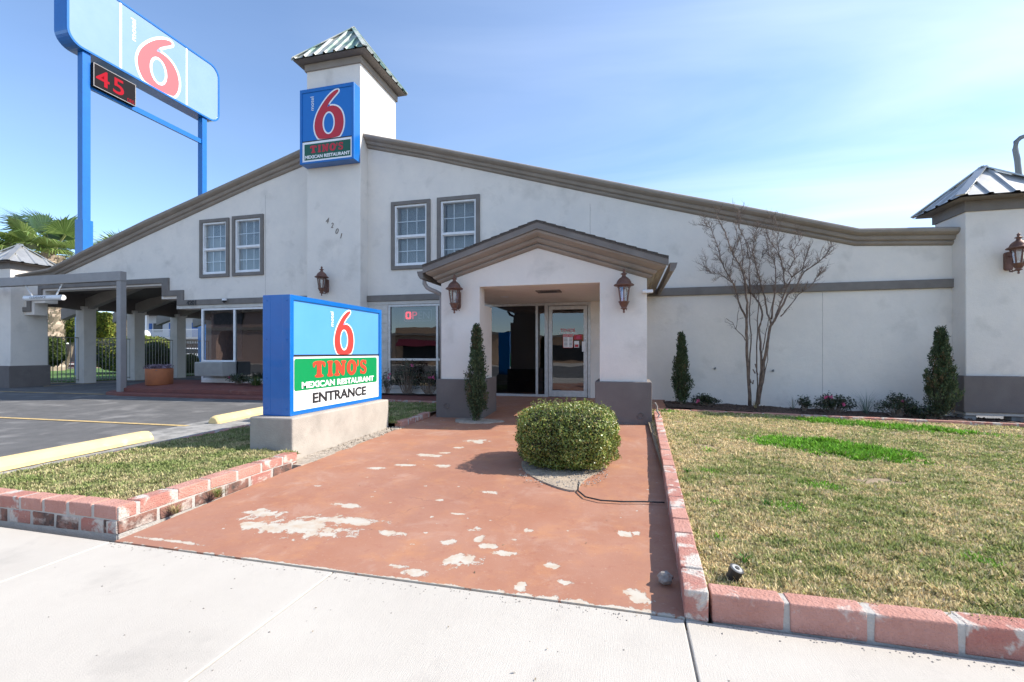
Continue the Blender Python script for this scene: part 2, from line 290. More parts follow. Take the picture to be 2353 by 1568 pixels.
# ------------------------------------------------------------------ mesh helpers
def setp(o, label=None, cat=None, group=None, kind=None):
    if label: o['label'] = label
    if cat: o['category'] = cat
    if group: o['group'] = group
    if kind: o['kind'] = kind
    return o
def thing(name, label, cat, loc=(0, 0, 0), group=None):
    o = bpy.data.objects.new(name, None); COL.objects.link(o); o.location = loc; o.empty_display_size = .2
    return setp(o, label, cat, group)
def world_loc(p):
    v = Vector((0, 0, 0))
    while p is not None:
        v += p.location
        if p.matrix_parent_inverse is not None and p.parent is not None: v += p.matrix_parent_inverse.translation
        p = p.parent
    return v
class MB:
    def __init__(s): s.v = []; s.f = []; s.m = []
    def add(s, vs, fs, mi=0):
        o = len(s.v); s.v += [tuple(x) for x in vs]; s.f += [tuple(i+o for i in f) for f in fs]; s.m += [mi]*len(fs); return s
    def box(s, x0, x1, y0, y1, z0, z1, mi=0):
        return s.add([(x0, y0, z0), (x1, y0, z0), (x1, y1, z0), (x0, y1, z0), (x0, y0, z1), (x1, y0, z1), (x1, y1, z1), (x0, y1, z1)],
                     [(0, 3, 2, 1), (4, 5, 6, 7), (0, 1, 5, 4), (1, 2, 6, 5), (2, 3, 7, 6), (3, 0, 4, 7)], mi)
    def hexa(s, p, mi=0):   # 8 arbitrary corners, bottom four then top four
        return s.add(p, [(0, 3, 2, 1), (4, 5, 6, 7), (0, 1, 5, 4), (1, 2, 6, 5), (2, 3, 7, 6), (3, 0, 4, 7)], mi)
    def bar(s, a, b, w, h=None, mi=0, up=(0, 0, 1)):
        a, b = Vector(a), Vector(b); h = w if h is None else h; d = (b-a).normalized(); u = Vector(up)
        if abs(d.dot(u)) > .98: u = Vector((0, 1, 0))
        r = d.cross(u).normalized(); u = r.cross(d).normalized(); r *= w/2; u *= h/2
        return s.hexa([a-r-u, a+r-u, b+r-u, b-r-u, a-r+u, a+r+u, b+r+u, b-r+u], mi)
    def tube(s, pts, rad, n=8, mi=0, cap=True):
        pts = [Vector(p) for p in pts]; k = len(pts)
        if not hasattr(rad, '__len__'): rad = [rad]*k
        o = len(s.v); ref = Vector((.13, .27, .95)).normalized()
        for i, p in enumerate(pts):
            d = (pts[min(i+1, k-1)]-pts[max(i-1, 0)]).normalized()
            r = ref if abs(d.dot(ref)) < .97 else Vector((1, 0, 0))
            x = d.cross(r).normalized(); y = d.cross(x).normalized()
            for j in range(n):
                a = 2*math.pi*j/n; q = p+(x*math.cos(a)+y*math.sin(a))*rad[i]; s.v.append(tuple(q))
        for i in range(k-1):
            for j in range(n):
                j2 = (j+1) % n
                s.f.append((o+i*n+j, o+i*n+j2, o+(i+1)*n+j2, o+(i+1)*n+j)); s.m.append(mi)
        if cap:
            s.f.append(tuple(o+j for j in range(n))[::-1]); s.m.append(mi)
            s.f.append(tuple(o+(k-1)*n+j for j in range(n))); s.m.append(mi)
        return s
    def lathe(s, prof, c, n=24, mi=0, rot=0):
        o = len(s.v); k = len(prof)
        for (r, z) in prof:
            for j in range(n):
                a = 2*math.pi*j/n+rot; s.v.append((c[0]+r*math.cos(a), c[1]+r*math.sin(a), c[2]+z))
        for i in range(k-1):
            for j in range(n):
                j2 = (j+1) % n; s.f.append((o+i*n+j, o+i*n+j2, o+(i+1)*n+j2, o+(i+1)*n+j)); s.m.append(mi)
        return s
    def loft(s, A, mi=0, close=False):   # A: list of rows of points
        o = len(s.v); n = len(A[0])
        for r in A: s.v += [tuple(p) for p in r]
        for i in range(len(A)-1):
            for j in range(n-1+(1 if close else 0)):
                j2 = (j+1) % n; s.f.append((o+i*n+j, o+i*n+j2, o+(i+1)*n+j2, o+(i+1)*n+j)); s.m.append(mi)
        return s
    def plate(s, loops, f, d0, d1, mi=0, back=True):   # planar shape with holes, given thickness
        L2 = [[Vector((p[0], p[1], 0)) for p in lp] for lp in loops]
        tris = tessellate_polygon(L2); flat = [p for lp in loops for p in lp]
        o = len(s.v); n = len(flat)
        s.v += [tuple(f(u, v, d1)) for u, v in flat]
        s.f += [(o+a, o+b, o+c) for a, b, c in tris]; s.m += [mi]*len(tris)
        s.v += [tuple(f(u, v, d0)) for u, v in flat]
        if back: s.f += [(o+n+a, o+n+c, o+n+b) for a, b, c in tris]; s.m += [mi]*len(tris)
        k = 0
        for lp in loops:
            m = len(lp)
            for i in range(m):
                j = (i+1) % m; s.f.append((o+k+i, o+k+j, o+n+k+j, o+n+k+i)); s.m.append(mi)
            k += m
        return s
    def build(s, name, mats, parent=None, smooth=False, bevel=0, segs=2, **kw):
        me = bpy.data.meshes.new(name); me.from_pydata(s.v, [], s.f)
        if not isinstance(mats, (list, tuple)): mats = [mats]
        for m in mats: me.materials.append(m)
        me.polygons.foreach_set('material_index', s.m)
        bm = bmesh.new(); bm.from_mesh(me); bmesh.ops.recalc_face_normals(bm, faces=bm.faces); bm.to_mesh(me); bm.free()
        if smooth is True: me.polygons.foreach_set('use_smooth', [True]*len(me.polygons))
        if smooth == 'auto':
            me.polygons.foreach_set('use_smooth', [True]*len(me.polygons)); me.set_sharp_from_angle(angle=R(32))
        me.update()
        return link(name, me, parent, bevel, segs, smooth, **kw)
def link(name, me, parent=None, bevel=0, segs=2, smooth=False, **kw):
    o = bpy.data.objects.new(name, me); COL.objects.link(o)
    if parent is not None:
        o.parent = parent; w = world_loc(parent); o.matrix_parent_inverse = Matrix.Translation(-w)
    if bevel:
        b = o.modifiers.new('bevel', 'BEVEL'); b.width = bevel; b.segments = segs; b.limit_method = 'ANGLE'; b.angle_limit = R(40)
    if smooth == 'auto' or smooth is True and kw.get('angle'):
        pass
    kw.pop('angle', None)
    return setp(o, kw.get('label'), kw.get('cat'), kw.get('group'), kw.get('kind'))
def copy_tree(o, parent=None):
    c = o.copy(); COL.objects.link(c)
    if parent is not None: c.parent = parent
    for ch in list(o.children): copy_tree(ch, c)
    return c
FY = lambda Y: (lambda u, v, d: (u, Y-d, v))          # plane facing the street
FX = lambda X: (lambda u, v, d: (X+d, u, v))          # plane facing +X
FZ = lambda Z: (lambda u, v, d: (u, v, Z+d))
rect = lambda a, b, c, d: [(a, c), (b, c), (b, d), (a, d)]
def rrect(a, b, c, d, r, n=6):
    P = []
    for cx, cy, a0 in ((b-r, c+r, -90), (b-r, d-r, 0), (a+r, d-r, 90), (a+r, c+r, 180)):
        for i in range(n+1): t = R(a0+90*i/n); P.append((cx+r*math.cos(t), cy+r*math.sin(t)))
    return P
def ellipse(cx, cy, a, b, n=40): return [(cx+a*math.cos(2*math.pi*i/n), cy+b*math.sin(2*math.pi*i/n)) for i in range(n)]
def chaikin(P, it=2):
    for _ in range(it):
        Q = []
        for i in range(len(P)):
            a, b = P[i], P[(i+1) % len(P)]
            Q += [(a[0]*.75+b[0]*.25, a[1]*.75+b[1]*.25), (a[0]*.25+b[0]*.75, a[1]*.25+b[1]*.75)]
        P = Q
    return P
def offset(P, w):
    n = len(P); A = sum(P[i][0]*P[(i+1) % n][1]-P[(i+1) % n][0]*P[i][1] for i in range(n)); sg = 1 if A > 0 else -1; Q = []
    for i in range(n):
        a, b, c = P[i-1], P[i], P[(i+1) % n]
        cr_ = ((b[0]-a[0])*(c[1]-b[1])-(b[1]-a[1])*(c[0]-b[0]))*sg
        n1 = Vector((b[1]-a[1], a[0]-b[0])); n2 = Vector((c[1]-b[1], b[0]-c[0]))
        if n1.length: n1.normalize()
        if n2.length: n2.normalize()
        m = n1+n2
        if m.length < 1e-6: m = n1
        m.normalize(); k = w/max(.5, m.dot(n1)) if n1.length else w
        if cr_ < 0 and w > 0 and m.dot(n1) < .995: k *= .45
        Q.append((b[0]+m.x*sg*k, b[1]+m.y*sg*k))
    return Q
def text_mesh(body, f, u0, u1, v0, v1, name, m, parent, bold=0., shear=0., depth=.004, rot=False, d=0., space=1., **kw):
    cu = bpy.data.curves.new('tmp', 'FONT'); cu.body = body; cu.size = 1; cu.offset = bold; cu.shear = shear; cu.extrude = .5; cu.resolution_u = 6; cu.space_character = space
    ob = bpy.data.objects.new('tmp', cu); COL.objects.link(ob); bpy.context.view_layer.update()
    me = bpy.data.meshes.new_from_object(ob.evaluated_get(bpy.context.evaluated_depsgraph_get()))
    bpy.data.objects.remove(ob); bpy.data.curves.remove(cu)
    V = [v.co.copy() for v in me.vertices]; F = [tuple(p.vertices) for p in me.polygons]; bpy.data.meshes.remove(me)
    if rot: V = [Vector((-v.y, v.x, v.z)) for v in V]
    x0, x1 = min(v.x for v in V), max(v.x for v in V); y0, y1 = min(v.y for v in V), max(v.y for v in V)
    b = MB(); b.add([f(u0+(v.x-x0)/(x1-x0)*(u1-u0), v0+(v.y-y0)/(y1-y0)*(v1-v0), d+(v.z+.5)*depth) for v in V], F)
    return b.build(name, m, parent, **kw)
def vnoise(P, seed=0, k=9, fmin=.5, fmax=3.):
    r = np.random.default_rng(seed); out = np.zeros(len(P))
    for i in range(k):
        fr = fmin*(fmax/fmin)**(i/(k-1)); a = r.uniform(0, 2*np.pi, 3); w = r.normal(size=(P.shape[1],)); w = w/np.linalg.norm(w)*fr*2*np.pi/2
        w2 = r.normal(size=(P.shape[1],)); w2 = w2/np.linalg.norm(w2)*fr*3
        out += np.sin(P@w+a[0]+1.3*np.sin(P@w2+a[1]))
    return out/k**.5
def polysoup(name, V, k, cols, m, parent=None, **kw):
    """V: (n*k,3) vertices of n separate k-gons; cols (n*k,3)"""
    n = len(V)//k; me = bpy.data.meshes.new(name); me.vertices.add(n*k); me.loops.add(n*k); me.polygons.add(n)
    me.vertices.foreach_set('co', V.astype(np.float32).ravel()); me.loops.foreach_set('vertex_index', np.arange(n*k, dtype=np.int32))
    me.polygons.foreach_set('loop_start', np.arange(0, n*k, k, dtype=np.int32)); me.polygons.foreach_set('loop_total', np.full(n, k, dtype=np.int32))
    a = me.color_attributes.new('Col', 'FLOAT_COLOR', 'POINT'); a.data.foreach_set('color', np.c_[cols, np.ones(len(cols))].astype(np.float32).ravel())
    me.update(calc_edges=True); me.materials.append(m)
    return link(name, me, parent, **kw)
def leaves(C, Nn, size, cols, asp=.5, jit=.7, fold=True):
    """leaf quads (diamond) centred at C with rough normal Nn -> (V, cols)"""
    n = len(C); d = Nn+rng.normal(size=(n, 3))*jit; d /= np.linalg.norm(d, axis=1)[:, None]
    t = rng.normal(size=(n, 3)); t -= (t*d).sum(1)[:, None]*d; t /= np.linalg.norm(t, axis=1)[:, None]; b = np.cross(d, t)
    s = (size*rng.uniform(.7, 1.25, n))[:, None]
    V = np.stack([C-t*s, C+b*s*asp-t*s*.1, C+t*s, C-b*s*asp-t*s*.1], 1).reshape(-1, 3)
    return V, np.repeat(cols, 4, 0)

# ------------------------------------------------------------------ ground
D = 10.43                    # the facade's plane
def wz(y): return 0 if y < 2.25 else (.003+.092*(y-2.25)/5.35 if y < 7.6 else .095+.12*(y-7.6)/2.83)
MB().box(-400, 400, -400, 400, -.6, -.16).build('ground', M['asphalt'], kind='structure')
# street in front, behind the photographer
MB().box(-120, 120, -22, -1.6, -.3, -.14).build('road', M['asphalt'], kind='structure')
# sidewalk in slabs with joints
def sidewalk():
    b = MB(); xs = [-26, -21, -16.5, -12, -9.6, -7.2, -4.95, -3.305, -1.62, .262, 2.7, 5.1, 7.5, 12, 18, 30]
    ys = [-1.55, 2.262]
    for i in range(len(xs)-1):
        g = .0045
        b.box(xs[i]+g, xs[i+1]-g, ys[0], ys[1], -.12, 0)
    b.box(-26, 30, -1.5, 2.2, -.3, -.012, 1)
    return b.build('sidewalk', [M['sidewalk'], M['concrete_old']], kind='structure', bevel=.006)
sidewalk()
# painted entrance walk
def walk():
    b = MB(); ys = [2.270, 3, 4.0, 4.8, 5.6, 6.4, 7.2, 7.6, 8.6, 9.6, 10.42]
    A = []; B2 = []
    for y in ys:
        xl = -3.28-.12*min(1, max(0, (y-2.3)/2)) if y < 6.4 else -3.42
        xr = .265+.20*(y-2.27)/6.4
        if y > 7.61: xl = -3.9; xr = .75
        z = wz(y); A.append([(xl, y, z-.25), (xl, y, z), (xl*.66+xr*.34, y, z+.002), (xl*.33+xr*.67, y, z+.002), (xr, y, z), (xr, y, z-.25)])
    b.loft(A); b.f += [tuple(range(6)), tuple(len(b.v)-6+i for i in range(6))]; b.m += [0, 0]
    b.box(-3.7, .8, 10.38, 10.46, .1, .215)
    return b.build('walkway', M['walk'], kind='structure')
walk()
def lz(y): return .0 if y < 4 else (.12*(y-4)/5.2 if y < 9.2 else .12+.02*min(1, (y-9.2)/3))
def lot():
    b = MB(); ys = [2.27, 4, 6, 8, 9.2, 12, 16, 24, 40]
    for (x0, x1) in ((-5.78, -5.42), (-60, -5.78)):
        A = [[(x0, y, lz(y)), (x1, y, lz(y))] for y in ys]
        b.loft(A, 0 if x1 < -5.7 else 1)
    return b.build('parking_lot', [M['asphalt'], M['concrete_old']], kind='structure')
lot()
# worn concrete gutter beside the lot, paint lines
def strip(name, pts, w, m, dz=.004):
    b = MB(); a, c = Vector(pts[0]), Vector(pts[1]); n = max(1, int((c-a).length/1.)); d = (c-a).normalized(); s = Vector((-d.y, d.x, 0))*w/2
    A = []
    for i in range(n+1):
        p = a.lerp(c, i/n); z = lz(p.y)+dz; A.append([(p.x-s.x, p.y-s.y, z), (p.x+s.x, p.y+s.y, z)])
    return b.loft(A).build(name, m, kind='structure')
strip('gutter_paving', [(-6.35, 2.28, 0), (-6.6, 8.9, 0)], 1.2, M['concrete_old'])
strip('painted_line', [(-22, 5.62, 0), (-6.95, 5.90, 0)], .10, M['yellow_line'], .008)
strip('painted_line', [(-22, 9.0, 0), (-13.6, 9.15, 0)], .11, M['yellow_line'], .008)
strip('painted_line', [(-18.55, 10.7, 0), (-18.55, 20, 0)], .13, M['yellow_line'], .006)

def lump(name, x0, x1, y0, y1, zf, m, nx=20, ny=12, amp=.01, **kw):
    b = MB(); A = []
    for j in range(ny+1):
        y = y0+(y1-y0)*j/ny; r = []
        for i in range(nx+1):
            x = x0+(x1-x0)*i/nx; r.append((x, y, zf(x, y)+random.uniform(-amp, amp)))
        A.append(r)
    b.loft(A); return b.build(name, m, smooth=True, **kw)
# right lawn surface height: level with the brick top at the front, easing down to the right at the back
def rz(x, y):
    t = max(0, min(1, (y-2.3)/6.8)); s = max(0, min(1, (x-.5)/6))
    return .095+t*(.055-.13*s)
lump('lawn_soil', .33, 14, 2.38, 9.2, rz, M['soil'], 60, 34, .006, kind='structure')
def l2z(x, y): return .145
for xa_, ya_, yb_ in ((-3.49, 2.47, 4.31), (-3.70, 4.31, 6.45), (-3.45, 6.45, 9.35)): lump('lawn_soil', -5.47, xa_, ya_, yb_, lambda x, y: .135+.03*max(0, (y-6)/3), M['soil'], 10, 12, .003, kind='structure')
# planted beds
lump('planting_bed', .72, 14, 9.26, 10.42, lambda x, y: max(.0, .19-.030*max(0, x-.8))+.03*math.sin(x*7)*.3, M['mulch'], 80, 8, .015, kind='structure')
lump('planting_bed', -6.4, -3.4, 10.12, 10.42, lambda x, y: .22, M['mulch'], 20, 3, .012, kind='structure')
# path strip between lawn edging and bed at right, walk strip behind left lawn
def pathstrip():
    b = MB(); A = []
    for x in (.5, 2, 4, 6, 9, 14): A.append([(x, 9.2, rz(x, 9.2)-.005), (x, 9.42, rz(x, 9.2)+.01)])
    return b.loft(A).build('path', M['red_paint'], kind='structure')
# red painted platform, two tiers, along the left facade
b = MB()
b.plate([[(-13.9, 9.5), (-13.5, 9.12), (-12.9, 8.98), (-3.5, 8.98), (-3.5, 10.9), (-6.3, 10.9), (-13.9, 10.9)]], FZ(0), .0, .195)
b.build('platform_step', M['red_paint'], kind='structure', bevel=.03)
b = MB(); A = []
for y, z in ((9.30, .2), (9.30, .285), (9.34, .30), (10.42, .395), (11.2, .40)):
    A.append([(-13.3 if y < 9.5 else -13.7, y, z), (-6.6, y, z)])
b.loft(A); b.loft([[(-13.3, 9.3, .19), (-13.3, 9.3, .29)], [(-13.7, 10.42, .19), (-13.7, 10.42, .395)], [(-13.7, 11.2, .19), (-13.7, 11.2, .4)]]); b.loft([[(-6.6, 9.3, .1), (-6.6, 9.3, .29)], [(-6.6, 10.42, .1), (-6.6, 10.42, .395)]])
b.build('platform', M['red_paint'], kind='structure')

# ------------------------------------------------------------------ brick edgings
def brick_run(name, a, c, base, courses, length, h, w, mort, mats, label, side=1, topcap=False, zend=None, skip=0, worn=1, flip=0):
    """a run of bricks from a to c (2D); side=+1 puts the bricks to the left of the run"""
    a, c = Vector(a), Vector(c); T = (c-a).length; d = (c-a)/T; s = Vector((-d.y, d.x))*side
    b = MB(); hh = (h-.008*(courses-1))/courses
    for k in range(courses):
        t = 0 if (k+flip) % 2 == 0 else -length*.5
        while t < T-.02:
            t0 = max(0, t); t1 = min(T, t+length-mort)
            if t1-t0 > .03:
                j = lambda q: random.uniform(-q, q)
                jz = .006 if length > .3 and length < .4 else .0025; dz0 = (zend or 0)*t0/T; dz1 = (zend or 0)*t1/T
                z0 = base+k*(hh+.008); z1 = z0+hh+random.uniform(-.004, .003)
                P = []
                for z in (z0, z1):
                    for (tt, ww, dz) in ((t0, 0, dz0), (t1, 0, dz1), (t1, w, dz1), (t0, w, dz0)):
                        p = a+d*(tt+j(.003))+s*(ww+j(.003)); P.append((p.x, p.y, z+dz+j(.0035)))
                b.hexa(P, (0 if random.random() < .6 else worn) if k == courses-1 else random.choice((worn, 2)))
            t += length
    # mortar core, slightly recessed
    P = []
    for z, in2 in ((base-.06, 0), (base+h-.006, 0)):
        for (tt, ww, dz) in ((.004, .005, 0), (T-.004, .005, zend or 0), (T-.004, w-.005, zend or 0), (.004, w-.005, 0)):
            p = a+d*tt+s*ww; P.append((p.x, p.y, z+dz))
    b.hexa(P, 3)
    return b.build(name, [mats[0], mats[2], mats[3], mats[1]], bevel=.007, label=label, cat='brick edging')
G = 'brick edgings around the lawns'
setp(brick_run('brick_edging', (.262, 2.262), (.455, 8.3), .0, 1, .232, .140, .105, .012, BR, 'long straight row of pink bricks between red walkway and right lawn', side=-1, zend=.085), group=G)
setp(brick_run('brick_edging', (.383, 2.272), (9.5, 2.34), .0, 1, .325, .130, .105, .024, BR, 'row of long chunky pink bricks along sidewalk in front of right lawn', side=1), group=G)
setp(brick_run('brick_edging', (.56, 9.12), (13, 9.12), .04, 1, .62, .13, .10, .03, BR, 'thin low pink edging at the back of right lawn before the planted bed', side=1, zend=-.16), group=G)
setp(brick_run('brick_edging', (-3.39, 2.355), (-9.5, 2.30), .0, 2, .235, .192, .13, .026, BR, 'two course worn brick wall along sidewalk left of the walkway', side=-1, flip=1), group=G)
setp(brick_run('brick_edging', (-3.378, 2.362), (-3.475, 4.22), .0, 2, .30, .188, .13, .026, BR, 'two course flaking brick wall beside walkway leading to the entrance sign', side=1, zend=-.022), group=G)
setp(brick_run('brick_edging', (-5.58, 2.48), (-5.52, 9.3), .0, 1, .45, .12, .10, .02, BR, 'low faded brick curb between parking lot and left lawn', side=-1, zend=.10), group=G)
setp(brick_run('brick_edging', (-3.43, 6.50), (-3.42, 7.56), .03, 1, .25, .13, .12, .03, BR, 'short brick edging from entrance sign to left porch pillar', side=1, zend=.02), group=G)
setp(brick_run('brick_edging', (-5.45, 8.88), (-3.45, 8.88), .12, 1, .30, .10, .09, .03, BR, 'short shaded brick edging behind the entrance sign lawn', side=1), group=G)
pathstrip()

# ------------------------------------------------------------------ the building
BLD = thing('motel_building', 'long beige stucco building with brown curved cornice, tower and gabled entrance porch', 'building', (-6.5, D, .2))
topR = [(-6.36, 6.77), (-4.76, 6.315), (.48, 4.785), (2.29, 4.28), (4.43, 3.655), (5.99, 3.59)]
topL = [(-18.95, 3.74), (-17.5, 3.885), (-16.3, 4.29), (-13.83, 5.06), (-9.9, 6.15), (-8.02, 6.69)]
botR = [(-6.46, 6.485), (-4.86, 6.06), (.49, 4.47), (2.33, 3.94), (4.33, 3.365), (5.99, 3.28)]
botL = [(-18.95, 3.58), (-17.55, 3.585), (-13.34, 4.84), (-10.1, 5.79), (-8.02, 6.32)]
def interp(P, x):
    if x <= P[0][0]: a, b = P[0], P[1]
    elif x >= P[-1][0]: a, b = P[-2], P[-1]
    else:
        for a, b in zip(P, P[1:]):
            if a[0] <= x <= b[0]: break
    return a[1]+(b[1]-a[1])*(x-a[0])/(b[0]-a[0])
OPEN_ARCH = [(-18.95, .0), (-18.95, 2.46), (-18.5, 2.46), (-18.5, 2.83), (-18.02, 2.83), (-18.02, 3.215), (-13.25, 3.215), (-13.25, 2.81), (-12.69, 2.81), (-12.69, 2.505), (-11.83, 2.505)]
WIN = [(-11.735, -10.90, 3.465, 4.93), (-10.60, -9.75, 3.47, 4.95), (-5.69, -4.81, 3.425, 4.95), (-4.44, -3.525, 3.40, 4.96)]
# main wall, drawn with its openings
wl = MB()
left = [(-18.95, 2.46), (-18.5, 2.46), (-18.5, 2.83), (-18.02, 2.83), (-18.02, 3.215), (-13.25, 3.215), (-13.25, 2.81), (-12.69, 2.81), (-12.69, 2.505),
        (-8.12, 2.505), (-8.12, 0.35), (-7.9, 0.35), (-7.9, interp(topL, -8.02)+.02)]
left += [(x, z-.12) for x, z in reversed(topL)]
wl.plate([left, rect(*WIN[0]), rect(*WIN[1])], FY(D), -.34, 0)
right = [(-6.6, .05), (-5.88, .05), (-5.88, .36), (-5.88, 2.46), (-3.5, 2.46), (-3.5, .05), (-3.42, .05), (-3.42, 2.40), (-.80, 2.40), (-.80, .05), (6.1, -.05), (6.1, 3.5)]
right += [(x, z-.12) for x, z in reversed(topR)] + [(-6.6, 6.72)]
wl.plate([right, rect(*WIN[2]), rect(*WIN[3])], FY(D), -.34, 0)
wl.box(-5.88, -3.5, D, D+.3, .05, .345)
wl.box(-11.8, -8.12, D, D+.3, .2, .46)
wl.build('wall', M['stucco'], BLD)
# base stain sill under the shop windows
MB().box(-6.44, -3.5, D-.03, D+.02, .335, .375).build('window_sill', M['alu'], BLD)
# horizontal siding left of the restaurant window
b = MB()
for i in range(9): b.box(-6.455, -5.885, D-.022, D+.01, .38+i*.23, .38+i*.23+.222)
b.build('siding', M['cream'], BLD, bevel=.004)

PROF = [(0, 0), (.0, .012), (.035, .05), (.06, .14), (.065, .2), (.05, .26), (.075, .30), (.10, .33), (.115, .42), (.125, .50), (.12, .55), (.15, .58), (.19, .62), (.225, .72), (.235, .84), (.225, .93), (.20, .985), (.17, 1.0), (-.2, 1.02)]
def cornice(P1, P2, xs, Y):
    b = MB(); A = []
    for x in xs:
        z0 = interp(P1, x); z1 = interp(P2, x); A.append([(x, Y-d, z0+(z1-z0)*t) for d, t in PROF])
    b.loft(A); n = len(PROF)
    b.f += [tuple(range(n)), tuple(len(b.v)-n+i for i in range(n))]; b.m += [0, 0]
    return b
b = cornice(botR, topR, [-6.46, -4.8, -2, .5, 2.3, 4.38, 5.99], D); b2 = cornice(botL, topL, [-18.95, -17.52, -15.5, -13.6, -10, -8.02], D)
b.build('cornice', M['cornice'], BLD, smooth='auto'); b2.build('cornice', M['cornice'], BLD, smooth='auto')
# belt course and stepped trim over the drive-through
b = MB(); t = .055
for q_ in ((-6.46, -3.35, 2.545, 2.70), (.36, 6.04, 2.475, 2.645)): MB().box(q_[0], q_[1], D-t, D+.01, q_[2], q_[3]).build('belt_course', M['trim'], BLD, bevel=.01)
def trim_poly(): return [(-19.0, 2.56), (-18.62, 2.56), (-18.62, 2.93), (-18.12, 2.93), (-18.12, 3.27), (-13.19, 3.27), (-13.19, 2.885), (-12.63, 2.885), (-12.63, 2.60),
                         (-8.02, 2.60), (-8.02, 2.755), (-12.41, 2.755), (-12.41, 3.05), (-12.95, 3.05), (-12.95, 3.425), (-18.26, 3.425), (-18.26, 3.08), (-18.77, 3.08), (-18.77, 2.71), (-19.0, 2.71)]
b.plate([trim_poly()], FY(D), -.01, t)
b.build('belt_course', M['trim'], BLD, bevel=.01)
b = MB(); b.box(-12.66, -8.05, D-.02, D+.34, 2.507, 2.598); b.box(-6.46, -3.45, D-.02, D+.01, 2.462, 2.543)
b.build('window_header', M['cream'], BLD)
# hose bibs, scuffs
for px, py in ((1776, 852.6), (1643, 847)):
    b = MB(); p = onY(px, py, D-.02); b.tube([(p.x, D+.02, p.z), (p.x, D-.05, p.z)], .018, 8); b.tube([(p.x, D-.05, p.z+.03), (p.x, D-.05, p.z-.02)], .012, 6)
    b.build('hose_tap', M['grey_steel'], BLD)

for px, z0_, z1_ in ((1356, 2.66, 4.62), (610, 2.78, 5.55), (1890, .2, 2.46)):
    x = onY(px, 600, D).x; b = MB(); A = []
    for k in range(30): z = z0_+(z1_-z0_)*k/29; q_ = .003*math.sin(k*1.7)+random.uniform(-.003, .003); A.append([(x+q_-.0025, D-.0015, z), (x+q_+.0025, D-.0015, z)])
    b.loft(A); b.build('hairline_joint', M['stucco_base'], BLD)
# tower
TX0, TX1, TY0, TY1 = -8.02, -6.462, 10.095, 11.9
tw = MB(); tw.box(TX0, TX1, TY0, TY1, .0, 8.62); tow = tw.build('tower', M['stucco'], BLD, bevel=.015)
b = MB(); b.box(TX0-.04, TX1+.04, TY0-.04, TY1+.04, 8.48, 8.66); b.build('fascia', M['cornice'], tow, bevel=.01)
def hip_roof(x0, x1, y0, y1, z0, apex, n=7, rib=.04):
    """ribbed metal hip roof, four sides, with ridge caps and a soffit"""
    b = MB(); c = [Vector((x0, y0, z0)), Vector((x1, y0, z0)), Vector((x1, y1, z0)), Vector((x0, y1, z0))]; A = Vector(apex)
    for i in range(4):
        p, q = c[i], c[(i+1) % 4]; e = q-p; L_ = e.length; e.normalize(); nrm = (q-p).cross(A-p).normalized()
        if nrm.z < 0: nrm = -nrm
        up = (A-(p+q)/2)
        def at(t, s):  # t along the eave (0..1), s toward apex, clipped by the hips
            return p.lerp(q, t)+up*s
        for k in range(n):
            t0 = k/n
            prof = [(0, 0), (.08, 1), (.22, 1), (.30, 0), (1.0, 0)]
            rows = []
            for f_, h_ in prof:
                t_ = min(1, t0+f_/n); s_ = 1-abs(2*t_-1)
                rows.append([at(t_, 0)+nrm*h_*rib, at(t_, s_)+nrm*h_*rib*(1 if s_ > .02 else 0)])
            b.loft(rows)
    for i in range(4):  # hip caps
        d = (A-c[i]).normalized(); b.bar(c[i]-d*.03+Vector((0, 0, .02)), A+Vector((0, 0, .03)), .13, .022, 1)
    b.add([tuple(v-Vector((0, 0, .03))) for v in c], [(0, 3, 2, 1)], 2)
    return b
hip_roof(-8.24, -6.18, 9.84, 12.0, 8.70, (-7.2, 10.92, 10.03)).build('tower_roof', [M['green_roof'], M['green_roof'], M['trim']], tow)

# corner piers with metal hats
def pier(x0, x1, y0, y1, zb, eave, apex, rim):
    b = MB(); b.box(x0, x1, y0, y1, .1, eave-.02); p = b.build('pier', M['stucco'], BLD, bevel=.015)
    b = MB(); b.box(x0-.065, x1+.065, y0-.065, y1+.04, zb, zb+.66 if zb > .1 else .82); b.build('pier_base', M['stucco_base'], p, bevel=.012)
    b = MB(); b.box(x0-.03, x1+.03, y0-.03, y1+.03, eave-.22, eave-.01); b.build('fascia', M['trim'], p)
    hip_roof(*rim, eave, apex, n=4, rib=.03).build('pier_roof', [M['metal_roof'], M['metal_roof'], M['trim']], p)
pier(5.99, 6.98, 10.07, 10.93, .165, 4.03, (6.47, 10.42, 4.70), (5.74, 7.23, 9.76, 11.15))
pier(-19.93, -18.95, 10.08, 11.05, .03, 4.13, (-19.36, 10.55, 4.78), (-20.15, -18.70, 9.84, 11.25))
for q_ in (6.0, 6.7): MB().box(q_, q_+.18, 10.12, 10.3, -.1, .17).build('footing', M['concrete_old'], BLD)

# wing walls, roof, back: closes the volume
b = MB()
b.box(5.7, 6.0, D+.34, 22, 0, 3.3); b.box(-11.83, -11.6, D+.42, 22, 0, 4.6); b.box(-11.83, 6.0, 21.7, 22, 0, 4.2)
b.build('side_wall', M['stucco'], BLD)
def roof():
    b = MB()
    for Pt, xs in ((topR, [-6.6, 4.43, 6.2]), (topL, [-18.95, -17.5, -7.9])):
        A = [[(x, D+.30, interp(Pt, x)-.22), (x, 22.2, interp(Pt, x)-.22)] for x in xs]; b.loft(A, 0)
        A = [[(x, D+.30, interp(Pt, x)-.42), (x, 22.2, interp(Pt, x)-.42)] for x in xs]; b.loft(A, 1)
    b.box(-8.0, -6.4, 11.9, 22.2, 6.2, 6.5, 0)
    return b.build('roof', [M['shingle'], M['dark_underside']], BLD)
roof()
